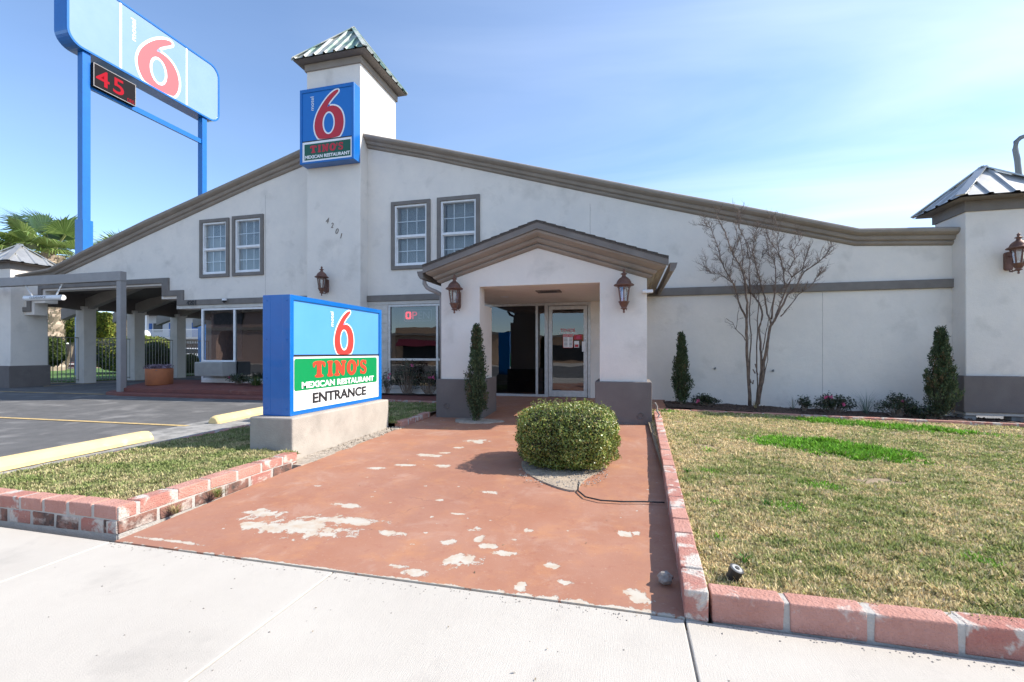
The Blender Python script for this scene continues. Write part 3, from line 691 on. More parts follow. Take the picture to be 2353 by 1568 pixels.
# interior shell so the glass looks into dark rooms
b = MB(); b.box(-11.55, 5.9, D+.35, 16, .20, .215); b.box(-11.55, 5.9, D+.34, 16, 2.75, 2.85); b.box(-11.55, 5.9, 15.9, 16, .2, 2.8); b.box(-6.6, -6.5, D+.34, 16, .2, 2.8)
b.build('interior', M['interior'], BLD)
for (x0, x1, z0, z1) in ((-11.9, -9.6, 3.2, 5.2), (-5.9, -3.3, 3.2, 5.2)):
    b = MB(); b.box(x0, x1, 12.2, 12.3, z0, z1); b.box(x0, x1, D+.34, 12.3, z0-.1, z0); b.box(x0, x1, D+.34, 12.3, z1, z1+.1); b.box(x0-.1, x0, D+.34, 12.3, z0, z1); b.box(x1, x1+.1, D+.34, 12.3, z0, z1)
    b.build('upper_room', M['interior_wall'], BLD)

def sash_window(x0, x1, z0, z1):
    w = .095; f = FY(D)
    t = MB(); t.plate([rect(x0-w, x1+w, z0-w, z1+w), rect(x0, x1, z0, z1)], f, -.02, .045)
    win = t.build('window', M['trim'], BLD, bevel=.008)
    b = MB(); fw = .045; zm = (z0+z1)/2-.02
    b.plate([rect(x0, x1, z0, z1), rect(x0+fw, x1-fw, z0+fw, zm-.03), rect(x0+fw, x1-fw, zm+.03, z1-fw)], f, -.10, .012)
    b.plate([rect(x0+fw, x1-fw, z0+fw, zm-.03), rect(x0+fw+.02, x1-fw-.02, z0+fw+.03, zm-.05)], f, -.07, -.02)
    b.build('frame', M['white_frame'], win, bevel=.004)
    b = MB(); xa, xb = x0+fw, x1-fw
    for (za, zb, d) in ((z0+fw, zm-.03, .0), (zm+.03, z1-fw, .0)):
        for k in (1, 2): x = xa+(xb-xa)*k/3; b.box(x-.009, x+.009, D+.066, D+.074, za, zb)
        z = (za+zb)/2; b.box(xa, xb, D+.064, D+.076, z-.009, z+.009)
    b.build('muntin', M['white_frame'], win)
    for (za, zb) in ((z0+fw, zm-.03), (zm+.03, z1-fw)):
        MB().add([(xa, D+.055, za), (xb, D+.055, za), (xb, D+.055, zb), (xa, D+.055, zb)], [(0, 1, 2, 3)]).build('pane', M['glass_up'], win)
    b = MB(); z = z0+.02
    while z < z1-.02:
        b.add([(x0+.11, D+.125, z), (x1-.02, D+.125, z), (x1-.02, D+.148, z+.019), (x0+.11, D+.148, z+.019)], [(0, 1, 2, 3)]); z += .024
    b.build('blind', M['blind'], win)
for w_ in WIN: sash_window(*w_)

# office glazing on the left
def framed(name, x0, x1, z0, z1, verticals, horizontals, m, w=.05, y0=.0, y1=.06, parent=BLD, gl='glass', gy=.04):
    b = MB(); b.plate([rect(x0, x1, z0, z1), rect(x0+w, x1-w, z0+w, z1-w)], FY(D), -y1, -y0)
    for x in verticals: b.box(x-w/2, x+w/2, D+y0+.003, D+y1+.003, z0+w, z1-w)
    for (xa, xb, z) in horizontals: b.box(xa, xb, D+y0+.006, D+y1-.003, z-w/2, z+w/2)
    g = b.build(name, m, parent, bevel=.004)
    MB().add([(x0+.01, D+gy, z0+.01), (x1-.01, D+gy, z0+.01), (x1-.01, D+gy, z1-.01), (x0+.01, D+gy, z1-.01)], [(0, 1, 2, 3)]).build('pane', M[gl], g)
    return g
g = framed('office_window', -11.80, -8.10, .46, 2.50, [-10.66, -9.4], [(-11.75, -10.68, 1.0)], M['white_frame'], .055)
b = MB()
for i in range(24):
    x = -11.68+.028*i; b.tube([(x, D+.24+.015*math.sin(i*2.1), 1.05), (x, D+.24+.015*math.sin(i*2.1), 2.45)], .017, 6)
for i in range(12):
    x = -11.05+.035*i; b.tube([(x+.05, D+.24, 1.05), (x, D+.25, 2.45)], .02, 6)
b.build('curtain', M['curtain'], g)
b = MB(); b.box(-11.77, -10.68, D+.02, D+.05, .46, .97); b.build('lower_panel', M['ac_metal'], g)
g = framed('restaurant_window', -5.88, -3.5, .36, 2.455, [-4.545], [(-5.85, -4.57, 1.07), (-4.52, -3.53, 1.07)], M['alu'], .055)
g = framed('entrance_glazing', -3.42, -1.80, .215, 2.395, [-2.04], [], M['alu'], .055)
# door
b = MB(); b.box(-1.835, -1.775, D-.01, D+.08, .215, 2.397); b.box(-.86, -.80, D-.01, D+.08, .215, 2.397); b.box(-1.775, -.86, D-.01, D+.08, 2.33, 2.397)
b.build('door_frame', M['alu'], BLD, bevel=.004)
b = MB(); b.plate([rect(-1.765, -.87, .225, 2.32), rect(-1.675, -.955, .37, 2.235)], FY(D), -.055, .0); door = b.build('door', M['alu'], BLD, bevel=.005)
MB().add([(-1.68, D+.03, .36), (-.95, D+.03, .36), (-.95, D+.03, 2.24), (-1.68, D+.03, 2.24)], [(0, 1, 2, 3)]).build('pane', M['glass'], door)
b = MB(); b.box(-.985, -.905, D-.07, D-.055, 1.265, 1.495); b.bar((-.93, D-.06, 1.30), (-.93, D+.0, 1.30), .02); b.bar((-.93, D-.06, 1.46), (-.93, D+.0, 1.46), .02); b.tube([(-.915, D-.012, 1.56), (-.915, D+.005, 1.56)], .016, 12)
b.build('door_handle', M['white_frame'], door, bevel=.003)
f = FY(D+.028)
text_mesh('TINOS', f, -1.493, -1.151, 1.725, 1.795, 'lettering', M['red_dim'], door, bold=.02, depth=.002)
text_mesh('MEXICAN RESTAURANT', f, -1.535, -1.117, 1.678, 1.708, 'lettering', M['white'], door, bold=.02, depth=.002)
b = MB(); b.plate([rrect(-1.43, -1.197, 1.352, 1.667, .015)], f, 0, .002, 0); b.plate([rrect(-1.42, -1.207, 1.362, 1.655, .012)], f, .002, .003, 1)
b.plate([rect(-1.415, -1.212, 1.605, 1.65)], f, .003, .004, 0)
for i in range(7): z = 1.575-i*.031; b.plate([rect(-1.405, -1.325, z, z+.011)], f, .003, .004, 2); b.plate([rect(-1.285, -1.22, z, z+.011)], f, .003, .004, 2)
b.build('hours_notice', [M['red_dim'], M['white'], M['black']], door)
text_mesh('BUSINESS HOURS', f, -1.405, -1.222, 1.615, 1.64, 'lettering', M['white'], door, depth=.001, d=.0045)
b = MB(); b.plate([rect(-1.177, -1.0, 1.54, 1.655)], f, 0, .002, 0); b.plate([rect(-.995, -.96, 1.50, 1.66)], f, 0, .002, 1); b.plate([rect(-1.171, -1.06, 1.36, 1.508)], f, 0, .002, 2)
b.plate([rect(-1.16, -1.075, 1.37, 1.43)], f, .002, .003, 0); b.plate([rect(-1.12, -1.04, 1.56, 1.63)], f, .002, .003, 3)
b.build('poster', [M['red_dim'], M['terracotta'], M['white'], M['pink']], door)

# ---- entrance porch
YP = 7.6
porch = None
gz = lambda x: 3.01-.3*abs(x+1.465)     # underside line of the rake at the porch face
b = MB()
face = [(-3.23, 2.1), (-3.23, gz(-3.23)), (-1.465, 3.05), (.312, gz(.312)), (.312, 2.1), (-.432, 2.1), (-.432, 2.40), (-2.507, 2.40), (-2.507, 2.1)]
b.plate([face], FY(YP), -.28, 0)
b.box(-3.20, .28, YP+.28, D-.002, 2.402, 2.47)
b.box(-3.225, -3.10, YP+.28, D, 2.40, 2.52); b.box(.18, .307, YP+.28, D, 2.40, 2.52)
porch = b.build('porch', M['stucco'], BLD)
for x0, x1 in ((-3.23, -2.507), (-.432, .312)):
    MB().box(x0, x1, YP, YP+.74, .5, 2.1).build('pillar', M['stucco'], porch)
    MB().box(x0-.075, x1+.075, YP-.06, YP+.81, .03, .775).build('pillar_base', M['stucco_base'], porch, bevel=.012)
def rake():
    b = MB(); A = []
    st = [(-3.24, 2.485, -3.40, 2.665), (-1.465, 3.02, -1.43, 3.30), (.322, 2.43, .59, 2.61)]
    for (xa, za, xb, zb) in st:
        A.append([(xa+(xb-xa)*(d/.235 if d > 0 else 0), YP-d*1.25, za+(zb-za)*t) for d, t in PROF[:-1]]+[(xb if t else xa, YP+.1, zb)])
    b.loft(A)
    # returns along both eaves
    for s, (xa, za, xb, zb) in ((-1, st[0]), (1, st[2])):
        r0 = A[0] if s < 0 else A[2]
        b.loft([r0, [(p[0], D-.002, p[2]) for p in r0]])
    return b.build('rake_cornice', M['cornice'], porch, smooth='auto')
rake()
b = MB()
for s in (-1, 1):
    xe, ze = (-3.44, 2.64) if s < 0 else (.615, 2.585)
    ax, az = -1.42, 3.285
    for k in range(2):   # fascia strip then shingled slab
        y0, y1 = (YP-.325, YP-.295) if k == 0 else (YP-.335, D+.0)
        h0, h1 = (-.015, .085) if k == 0 else (.085, .115)
        b.hexa([(xe, y0, ze+h0), (ax, y0, az+h0), (ax, y1, az+h0), (xe, y1, ze+h0), (xe, y0, ze+h1), (ax, y0, az+h1), (ax, y1, az+h1), (xe, y1, ze+h1)], 0 if k == 0 else 1)
    n = 13   # shingle butts on the rake edge
    for i in range(n):
        t0, t1 = i/n, (i+1)/n; xa, za = xe+(ax-xe)*t0, ze+(az-ze)*t0; xb, zb = xe+(ax-xe)*t1, ze+(az-ze)*t1
        b.hexa([(xa, YP-.35, za+.112), (xb, YP-.35, zb+.112), (xb, D, zb+.112), (xa, D, za+.112), (xa, YP-.35, za+.13), (xb, YP-.35, zb+.118), (xb, D, zb+.118), (xa, D, za+.13)], 1)
b.build('porch_roof', [M['trim'], M['shingle']], porch)
# gutters and downspout
for s, xe, ze in ((1, .635, 2.60), (-1, -3.46, 2.65)):
    b = MB()
    P = [(0, .02), (0, -.11), (.05*s, -.115), (.09*s, -.06), (.11*s, .015), (.10*s, .02), (.085*s, -.05), (.045*s, -.1), (.008*s, -.1), (.008*s, .02)]
    rows = [[(xe+p[0], y, ze+p[1]) for p in P] for y in (YP-.28, D-.03)]
    b.loft(rows, close=True); b.add(rows[0][:5], [(0, 1, 2, 3, 4)]); b.add(rows[1][:5], [(0, 1, 2, 3, 4)])
    b.build('gutter', M['trim'], porch)
b = MB(); b.tube([(-3.51, YP-.1, 2.56), (-3.51, YP-.1, 2.48), (-3.47, YP-.08, 2.41), (-3.40, YP-.06, 2.37), (-3.33, YP-.02, 2.34), (-3.27, YP+.08, 2.30), (-3.27, YP+.1, 2.2), (-3.27, YP+.12, .5)], .037, 10)
b.build('downspout', M['grey_paint'], porch, smooth=True)
b = MB(); b.box(-1.65, -1.20, 8.30, 8.62, 2.385, 2.402, 0); b.box(-1.58, -1.27, 8.36, 8.56, 2.380, 2.388, 1); b.build('ceiling_vent', [M['trim'], M['black']], porch)
b = MB(); b.lathe([(.0, 0), (.07, 0), (.09, .012)], (-2.45, 9.1, 2.39), 20); b.build('downlight', M['white_frame'], porch)
for x, z in ((-3.103, .3), (.211, .235)):
    b = MB(); b.tube([(x, YP-.075, z), (x, YP+.05, z)], .045, 18, cap=False); b.tube([(x, YP-.05, z), (x, YP-.04, z)], .036, 18, 1); b.build('drain_pipe', [M['grey_paint'], M['black']], porch)
b = MB(); b.tube([(.24, YP-.06, 2.22), (.30, YP-.06, 2.22)], .03, 12); b.box(.28, .40, YP-.085, YP-.035, 2.195, 2.245); b.build('motion_sensor', M['white_frame'], porch, bevel=.004)

# ---- drive-through columns, rafters
def colz(x): return interp(topL, x)-.43
for i, y in enumerate((12.26, 14.0, 15.76, 17.5)):
    MB().box(-19.3, -18.9, y-.2, y+.2, .1, 2.88).build('column', M['stucco'], BLD, bevel=.01)
    MB().box(-19.34, -18.86, y-.24, y+.24, 2.80, 2.9).build('column_cap', M['stucco'], BLD, bevel=.01)
    b = MB(); b.hexa([(-20.2, y-.1, 2.45), (-20.2, y+.1, 2.45), (-12, y+.1, 4.75), (-12, y-.1, 4.75), (-20.2, y-.1, 2.85), (-20.2, y+.1, 2.85), (-12, y+.1, 5.15), (-12, y-.1, 5.15)])
    b.build('rafter', M['rafter'], BLD)
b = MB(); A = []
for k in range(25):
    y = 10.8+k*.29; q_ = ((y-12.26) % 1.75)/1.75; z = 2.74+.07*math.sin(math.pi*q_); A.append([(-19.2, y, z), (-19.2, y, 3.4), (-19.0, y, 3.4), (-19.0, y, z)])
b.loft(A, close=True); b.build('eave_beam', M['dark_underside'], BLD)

# numbers on tower and band
for ch, a in zip('4201', ((-7.45, -7.357, 4.54, 4.677), (-7.301, -7.227, 4.418, 4.544), (-7.167, -7.079, 4.254, 4.389), (-7.033, -6.975, 4.134, 4.259))):
    text_mesh(ch, FY(TY0), a[0], a[1], a[2], a[3], 'house_number', M['brown_letters'], BLD, shear=.25, depth=.012)
text_mesh('4201', FY(D-.055), -12.277+.02, -11.934+.02, 2.60, 2.735, 'house_number', M['black'], BLD, bold=.02, depth=.012)

# ------------------------------------------------------------------ wall lanterns
def lantern(label, loc, s=1., plate_dx=.19):
    """rust coloured carriage lantern; loc = centre of the roof rim, in front of the wall"""
    t = thing('wall_lantern', label, 'lantern', loc, 'rust coloured wall lanterns'); x, y, z = loc
    H = lambda pr: [(r*s, h*s) for r, h in pr]
    b = MB(); b.lathe(H([(.155, -.005), (.158, .005), (.14, .02), (.118, .028), (.112, .05), (.095, .085), (.065, .115), (.04, .13), (.03, .15), (.027, .165), (.052, .178), (.052, .184), (.022, .198), (.016, .21), (.022, .222), (.024, .235), (.014, .25), (.004, .262), (0, .264)]), loc, 24)
    b.lathe(H([(.155, -.005), (.10, -.02), (.0, -.02)]), loc, 24); b.build('lamp_roof', M['rust'], t, smooth=True)
    b = MB(); n = 6
    for i in range(n):
        a = 2*math.pi*(i+.5)/n; p0 = (x+.098*s*math.cos(a), y+.098*s*math.sin(a), z-.015*s); p1 = (x+.062*s*math.cos(a), y+.062*s*math.sin(a), z-.26*s); b.bar(p0, p1, .018*s, .014*s)
    b.lathe(H([(.104, -.015), (.104, -.035), (.09, -.035)]), loc, 24)
    b.build('lamp_frame', M['rust'], t)
    b = MB(); b.lathe(H([(.092, -.02), (.056, -.258)]), loc, 6, rot=math.pi/6); b.build('lamp_glass', M['lamp_glass'], t)
    b = MB(); b.lathe(H([(.0, -.06), (.026, -.07), (.03, -.10), (.02, -.15), (.018, -.19), (.0, -.2)]), loc, 14); b.build('bulb', M['white'], t, smooth=True)
    b = MB(); b.lathe(H([(.085, -.255), (.088, -.265), (.075, -.275), (.068, -.30), (.048, -.335), (.034, -.35), (.052, -.362), (.05, -.37), (.022, -.38), (.012, -.395), (.014, -.41), (.018, -.42), (.012, -.435), (0, -.437)]), loc, 24)
    b.build('lamp_bowl', M['rust'], t, smooth=True)
    b = MB(); wy = y+plate_dx
    b.plate([rrect(x-.055*s, x+.055*s, z-.34*s, z-.02*s, .04*s)], FY(wy), 0, .055*s)
    b.tube([(x, wy-.04, z-.10*s), (x, y+.07*s, z-.11*s)], .012*s, 8); b.tube([(x, wy-.03, z-.30*s), (x, wy-.07*s, z-.37*s), (x, y+.05*s, z-.37*s), (x, y+.02*s, z-.34*s)], .012*s, 8)
    b.tube([(x+.03*s, wy-.03, z-.31*s), (x+.035*s, wy-.07*s, z-.35*s), (x+.04*s, wy-.05*s, z-.38*s)], .008*s, 6)
    b.build('back_plate', M['rust'], t, bevel=.006)
lantern('rust lantern with open glass on right porch pillar under the gable', (-.046, 7.41, 2.31), 1.0)
lantern('rust lantern on left porch pillar above the slim cypress', (-2.905, 7.41, 2.35), .97)
lantern('rust lantern on the tower below slanting house numbers', (-7.415, 9.88, 3.13), 1.06, .215)
lantern('rust lantern at right edge on the corner pier with metal hat', (6.60, 9.82, 3.06), 1.02, .25)

# ------------------------------------------------------------------ signs
SIX = [(458, 402), (448, 402), (425, 415), (400, 440), (375, 475), (353, 515), (341, 555), (338, 590), (344, 625), (356, 650), (366, 661), (461, 661), (475, 640), (485, 608), (487, 570), (480, 530), (463, 500), (438, 485), (416, 484), (402, 491), (412, 468), (430, 445), (452, 422), (461, 410)]
SIX = [((x-338)/149, (661-y)/259) for x, y in SIX]
SIXH = ellipse((411-338)/149, (661-576)/259, 31/149, 62/259, 44)
def six(f, u0, u1, v0, v1, mred, parent, w=.045, d=0., cut=0.):
    U = lambda P: [(u0+(u1-u0)*p[0], max(v0, v0+(v1-v0)*(p[1]-cut)/(1-cut))) for p in P]
    out = U(chaikin(SIX, 3)); hole = U(SIXH); W_ = w*(u1-u0)
    o2 = [(a, max(v0, b)) for a, b in offset(out, W_)]; h2 = offset(hole, -W_)
    o2 = [q if min((q[0]-p[0])**2+(q[1]-p[1])**2 for p in out) > (.93*W_)**2 or q[1] <= v0+1e-6 else out[i] for i, q in enumerate(o2)]
    for A_, B_ in ((out, o2), (hole, h2)):
        b = MB(); A2 = A_+A_[:1]; B3 = B_+B_[:1]; I2 = offset(A_, -.01*(u1-u0) if A_ is out else .01*(u1-u0)); I2 = I2+I2[:1]
        b.loft([[f(p[0], p[1], d) for p in B3], [f(p[0], p[1], d+.003) for p in B3], [f(p[0], p[1], d+.003) for p in A2], [f(p[0], p[1], d+.003) for p in I2]]); b.build('numeral_outline', M['white'], parent)
    b = MB(); b.plate([out, hole], f, d+.0035, d+.006, 0); b.build('numeral', mred, parent)
def slab_text(f, u0, u1, v0, v1, m, parent, d=0., outline=None):
    T = [(0, .62), (0, 1), (1, 1), (1, .62), (.86, .62), (.80, .80), (.67, .82), (.67, .16), (.84, .14), (.84, 0), (.16, 0), (.16, .14), (.33, .16), (.33, .82), (.20, .80), (.14, .62)]
    I = [(0, 0), (0, .15), (.2, .17), (.2, .83), (0, .85), (0, 1), (1, 1), (1, .85), (.8, .83), (.8, .17), (1, .15), (1, 0)]
    N_ = [(0, 0), (0, .15), (.12, .17), (.12, .83), (0, .85), (0, 1), (.36, 1), (.66, .50), (.66, .83), (.56, .85), (.56, 1), (1, 1), (1, .85), (.88, .83), (.88, 0), (.62, 0), (.32, .52), (.32, .17), (.44, .15), (.44, 0)]
    Q = [(.15, .55), (0, .6), (.25, .78), (.2, 1), (.75, 1), (.8, .75), (.5, .55)]
    Sx = [(.04, .02), (.0, .34), (.16, .36), (.32, .17), (.62, .16), (.70, .27), (.58, .37), (.22, .46), (.02, .60), (.02, .82), (.24, 1), (.60, 1), (.76, .94), (.94, 1), (.96, .68), (.80, .66), (.64, .82), (.40, .84), (.32, .74), (.44, .65), (.80, .56), (1, .40), (1, .18), (.78, 0), (.42, 0), (.22, .06)]
    parts = [(T, 0, .20), (I, .235, .335), (N_, .36, .575), (None, .59, .785), (Q, .79, .845), (Sx, .86, 1.0)]
    for off, mm, dd in (((outline, M['white'], d), (0, m, d+.003)) if outline else ((0, m, d),)):
        b = MB(); w = u1-u0; h = v1-v0
        for P, a, c in parts:
            if P is None:
                lp = ellipse(u0+w*(a+c)/2, v0+h*.5, w*(c-a)/2, h*.52); hl = ellipse(u0+w*(a+c)/2, v0+h*.5, w*(c-a)*.16, h*.30); lps = [lp, hl]
            else: lps = [chaikin([(u0+w*(a+(c-a)*x), v0+h*y) for x, y in P], 2)]
            if off: lps = [offset(lps[0], off)]+[offset(q, -off) for q in lps[1:]]
            b.plate(lps, f, dd, dd+.003)
        b.build('lettering', mm, parent)
# monument sign
SX, SXF = -4.12, -3.75
t = thing('entrance_sign', 'blue box sign with numeral 6 and green restaurant panel on tan concrete base', 'sign', (-3.9, 5.4, 0))
MB().box(-4.20, -3.62, 4.32, 6.44, -.05, .512).build('concrete_base', M['pad'], t, bevel=.018)
b = MB(); b.box(SX, SXF-.03, 4.44, 6.45, .514, 1.917); b.plate([rect(4.44, 6.45, .514, 1.917), rect(4.50, 6.385, .562, 1.86)], FX(SXF), -.04, .0)
b.box(SX-.004, SX+.10, 4.437, 4.46, .52, 1.912); b.box(SXF-.10, SXF-.001, 4.437, 4.46, .52, 1.912)
for z in (.6, .95, 1.4, 1.85):
    for x in (SX+.05, SXF-.045): b.tube([(x, 4.43, z), (x, 4.45, z)], .008, 8)
box = b.build('cabinet', M['sign_blue'], t, bevel=.005)
f = FX(SXF-.025)
b = MB(); b.plate([rect(4.50, 6.385, 1.222, 1.86)], f, 0, .008); b.build('sign_panel', M['sign_face'], t)
b = MB(); b.plate([rect(4.50, 6.385, 1.196, 1.222)], f, 0, .004); b.build('divider', M['black'], t)
b = MB(); b.plate([rect(4.49, 6.385, .562, 1.196)], f, 0, .008); b.build('sign_panel', M['white'], t)
b = MB(); b.plate([rrect(4.525, 6.33, .795, 1.174, .03)], f, .009, .011); b.build('green_panel', M['green'], t)
six(f, 5.272, 5.71, 1.222, 1.825, M['red'], t, d=.009)
text_mesh('motel', f, 5.19, 5.255, 1.59, 1.785, 'lettering', M['white'], t, rot=True, bold=.012, d=.009)
slab_text(f, 4.845, 6.035, .935, 1.142, M['orange_red'], t, d=.012)
text_mesh('MEXICAN RESTAURANT', f, 4.645, 6.235, .815, .895, 'lettering', M['white'], t, bold=.035, d=.012)
text_mesh('ENTRANCE', f, 4.845, 6.03, .62, .75, 'lettering', M['black'], t, bold=.03, d=.009)
# tower sign
t = thing('tower_sign', 'upright blue box sign with red 6 hung on the tower front', 'sign', (-7.23, 9.81, 6.9))
b = MB(); b.box(-8.0, -6.462, 9.84, 10.09, 5.98, 7.855); b.plate([rect(-8.0, -6.462, 5.98, 7.855), rect(-7.935, -6.52, 6.03, 7.765)], FY(9.84), 0, .03)
b.build('cabinet', M['sign_blue'], t, bevel=.006)
f = FY(9.84)
b = MB(); b.plate([rect(-7.935, -6.52, 6.56, 7.765)], f, .0, .012); b.build('sign_panel', M['tower_face'], t)
b = MB(); b.plate([rect(-7.935, -6.52, 6.03, 6.53)], f, .0, .012); b.build('sign_panel', M['white'], t)
b = MB(); b.plate([rect(-7.935, -6.52, 6.53, 6.56)], f, .0, .010); b.build('divider', M['black'], t)
b = MB(); b.plate([rect(-7.875, -6.56, 6.075, 6.475)], f, .0135, .015); b.build('green_panel', M['green_dark'], t)
six(f, -7.585, -6.745, 6.56, 7.735, M['red_dim'], t, d=.013)
text_mesh('motel', f, -7.70, -7.60, 7.31, 7.655, 'lettering', M['white'], t, rot=True, d=.013)
slab_text(f, -7.705, -6.765, 6.24, 6.43, M['red_dim'], t, d=.016)
text_mesh('MEXICAN RESTAURANT', f, -7.855, -6.575, 6.105, 6.19, 'lettering', M['white'], t, bold=.03, d=.016)
# pylon sign
PX = -24.05
t = thing('pylon_sign', 'huge blue roadside box sign on two tall blue posts beyond the roof', 'sign', (-24.4, 18.5, 0))
b = MB(); prof = rrect(14.70, 22.5, 15.08, 18.50, .62, 8); inn = rrect(14.80, 22.4, 15.18, 18.40, .55, 8)
b.plate([prof], FX(PX), -.80, -.05); b.plate([prof, inn], FX(PX), -.05, 0); b.build('cabinet', M['sign_blue'], t, bevel=.01)
f = FX(PX-.05)
b = MB(); b.plate([inn], f, 0, .02); b.build('sign_panel', M['pylon_face'], t)
for q_ in ((16.88, 16.98), (20.33, 20.42)): MB().plate([rect(*q_, 15.20, 18.39)], f, .022, .026).build('white_stripe', M['white'], t)
six(f, 17.70, 19.93, 15.19, 18.15, M['red_pylon'], t, d=.022, w=.055, cut=.0)
text_mesh('motel', f, 17.40, 17.64, 16.95, 18.03, 'lettering', M['white'], t, rot=True, bold=.01, d=.022)
for y0, y1 in ((15.40, 15.69), (21.46, 21.72)):
    b = MB(); b.box(-24.53, -24.15, y0, y1, 0, 15.07); b.box(-24.36, -24.14, y0-.05, y0+.02, 4.5, 15.0); b.build('post', M['sign_blue'], t, bevel=.01)
b = MB(); b.box(-24.60, -24.10, 15.34, 15.76, 0, 7.35); b.build('post_sleeve', M['sign_blue'], t, bevel=.01)
b = MB(); b.box(-24.32, -24.2, 15.70, 21.47, 13.5, 13.76); b.build('crossbar', M['sign_blue'], t)
b = MB()
for (x, y, z) in ((-24.9, 21.2, 9.6), (-23.9, 22.1, 9.75)): b.box(x-.35, x+.35, y-.15, y+.15, z, z+.09); b.bar((x, y, z), (-24.3, 21.6, z-.2), .06)
b.build('floodlight', M['black'], t)
t = thing('temperature_display', 'black electronic board showing red 45 under the pylon sign', 'display', (-24.1, 16.6, 14.1))
b = MB(); b.box(-24.4, -24.0, 15.70, 17.58, 13.63, 14.72); b.build('housing', M['panel_black'], t, bevel=.01)
b = MB(); b.plate([rect(15.70, 17.58, 13.63, 14.72), rect(15.73, 17.55, 13.66, 14.69)], FX(-24.0), 0, .01); b.build('bezel', M['grey_paint'], t)
f = FX(-24.0)
text_mesh('45', f, 15.80, 17.02, 13.80, 14.56, 'lettering', M['led_red'], t, bold=.012, space=1.15, d=.004)
text_mesh('DEG', f, 17.18, 17.50, 13.70, 13.86, 'lettering', M['led_red'], t, d=.004)

# OPEN sign in the window
M['open_back'] = mat('open_back', (.035, .085, .075), .6)
t = thing('open_sign', 'dark OPEN sign with only the O lit red inside restaurant window', 'sign', (-5.1, 10.6, 2.2))
b = MB(); b.box(-5.615, -4.66, 10.52, 10.55, 1.95, 2.43); b.build('backing', M['open_back'], t)
f = FY(10.52)
b = MB(); b.plate([rrect(-5.48, -4.72, 2.03, 2.335, .05), rrect(-5.465, -4.735, 2.045, 2.32, .04)], f, .004, .012); b.build('border', M['neon_off'], t)
b = MB(); b.plate([rrect(-5.43, -5.285, 2.09, 2.275, .04), rrect(-5.395, -5.32, 2.125, 2.24, .02)], f, .006, .02); b.build('lettering', M['neon_red'], t)
text_mesh('P', f, -5.25, -5.12, 2.09, 2.275, 'lettering', M['neon_dim'], t, depth=.01, d=.006)
text_mesh('EN', f, -5.08, -4.78, 2.09, 2.275, 'lettering', M['neon_off'], t, depth=.01, d=.006)

# ------------------------------------------------------------------ things by the building
# canopy frame post and hanging clearance tube
t = thing('clearance_gantry', 'thin grey square post and beam standing before the drive-through', 'gantry', (-13.2, 9.3, .2))
b = MB(); b.box(-13.27, -13.12, 9.22, 9.37, .15, 3.21); b.build('post', M['grey_paint'], t, bevel=.006)
b = MB(); b.box(-22.5, -13.10, 9.2, 9.36, 3.17, 3.42); b.build('beam', M['grey_paint'], t, bevel=.006)
b = MB(); b.box(-22.5, -22.35, 9.22, 9.37, 0, 3.17); b.build('post', M['grey_paint'], t, bevel=.006)
t = thing('clearance_bar', 'white tube with faded letters hung on chains from grey beam', 'clearance bar', (-16.8, 9.28, 2.6))
pa = onY(59, 686, 9.28); pb = onY(145, 684, 9.28); b = MB(); b.tube([pa, pb], .075, 16); b.build('tube', M['white_frame'], t, smooth=False)
text_mesh('CLEARANCE', FY(9.28-.077), pa.x+.3, pb.x-.55, pa.z-.035, pa.z+.03, 'lettering', M['grey_paint'], t, depth=.004)
for px in (74, 128):
    q = onY(px, 681, 9.28); b = MB(); s_ = -1 if px < 100 else 1
    pts = [Vector((q.x, 9.28, q.z)).lerp(Vector((q.x+s_*.28, 9.28, 3.2)), k/9) for k in range(10)]
    b.tube(pts, [.012 if k % 2 else .022 for k in range(10)], 6); b.build('chain', M['white_frame'], t)
# AC unit
t = thing('air_conditioner', 'grey boxy window air conditioner with ribbed front below office window', 'air conditioner', (-11.05, 10.2, .8))
b = MB(); b.box(-11.53, -10.60, 9.99, D+.01, .60, .985); b.build('casing', M['ac_metal'], t, bevel=.01)
b = MB()
for i in range(16): b.box(-11.51, -10.62, 9.972, 9.995, .62+i*.0215, .632+i*.0215)
b.build('grille', M['ac_metal'], t)
# planter
t = thing('round_planter', 'round terracotta coloured planter with grey-purple plants by office', 'planter', (-12.9, 10.2, .3))
c = (-12.72, 9.95, .34)
b = MB(); b.lathe([(.30, 0), (.315, .02), (.325, .44), (.31, .46), (.29, .45), (.285, .38), (0, .38)], c, 32); b.build('pot', M['terracotta'], t, smooth=True)
C = np.c_[rng.normal(0, .11, 1100), rng.normal(0, .11, 1100), rng.uniform(.38, .56, 1100)]+np.array(c)
V, cc = leaves(C, np.c_[np.zeros((1100, 2)), np.ones(1100)], .035, np.array([.30, .23, .29])*rng.uniform(.5, 1.3, (1100, 1)), .6); polysoup('plants', V, 4, cc, M['leaf'], t)
# dome camera
t = thing('security_camera', 'small white dome camera on trim over office window', 'camera', (-10.86, 10.33, 2.69))
b = MB(); b.lathe([(0, .05), (.05, .05), (.055, 0)], (-10.86, 10.30, 2.69), 16); b.tube([(-10.86, 10.3, 2.72), (-10.86, 10.39, 2.72)], .03, 10); b.build('mount', M['white_frame'], t, smooth=True)
b = MB(); b.lathe([(.05, 0), (.045, -.03), (.025, -.055), (0, -.06)], (-10.86, 10.30, 2.69), 16); b.build('dome', M['black'], t, smooth=True)
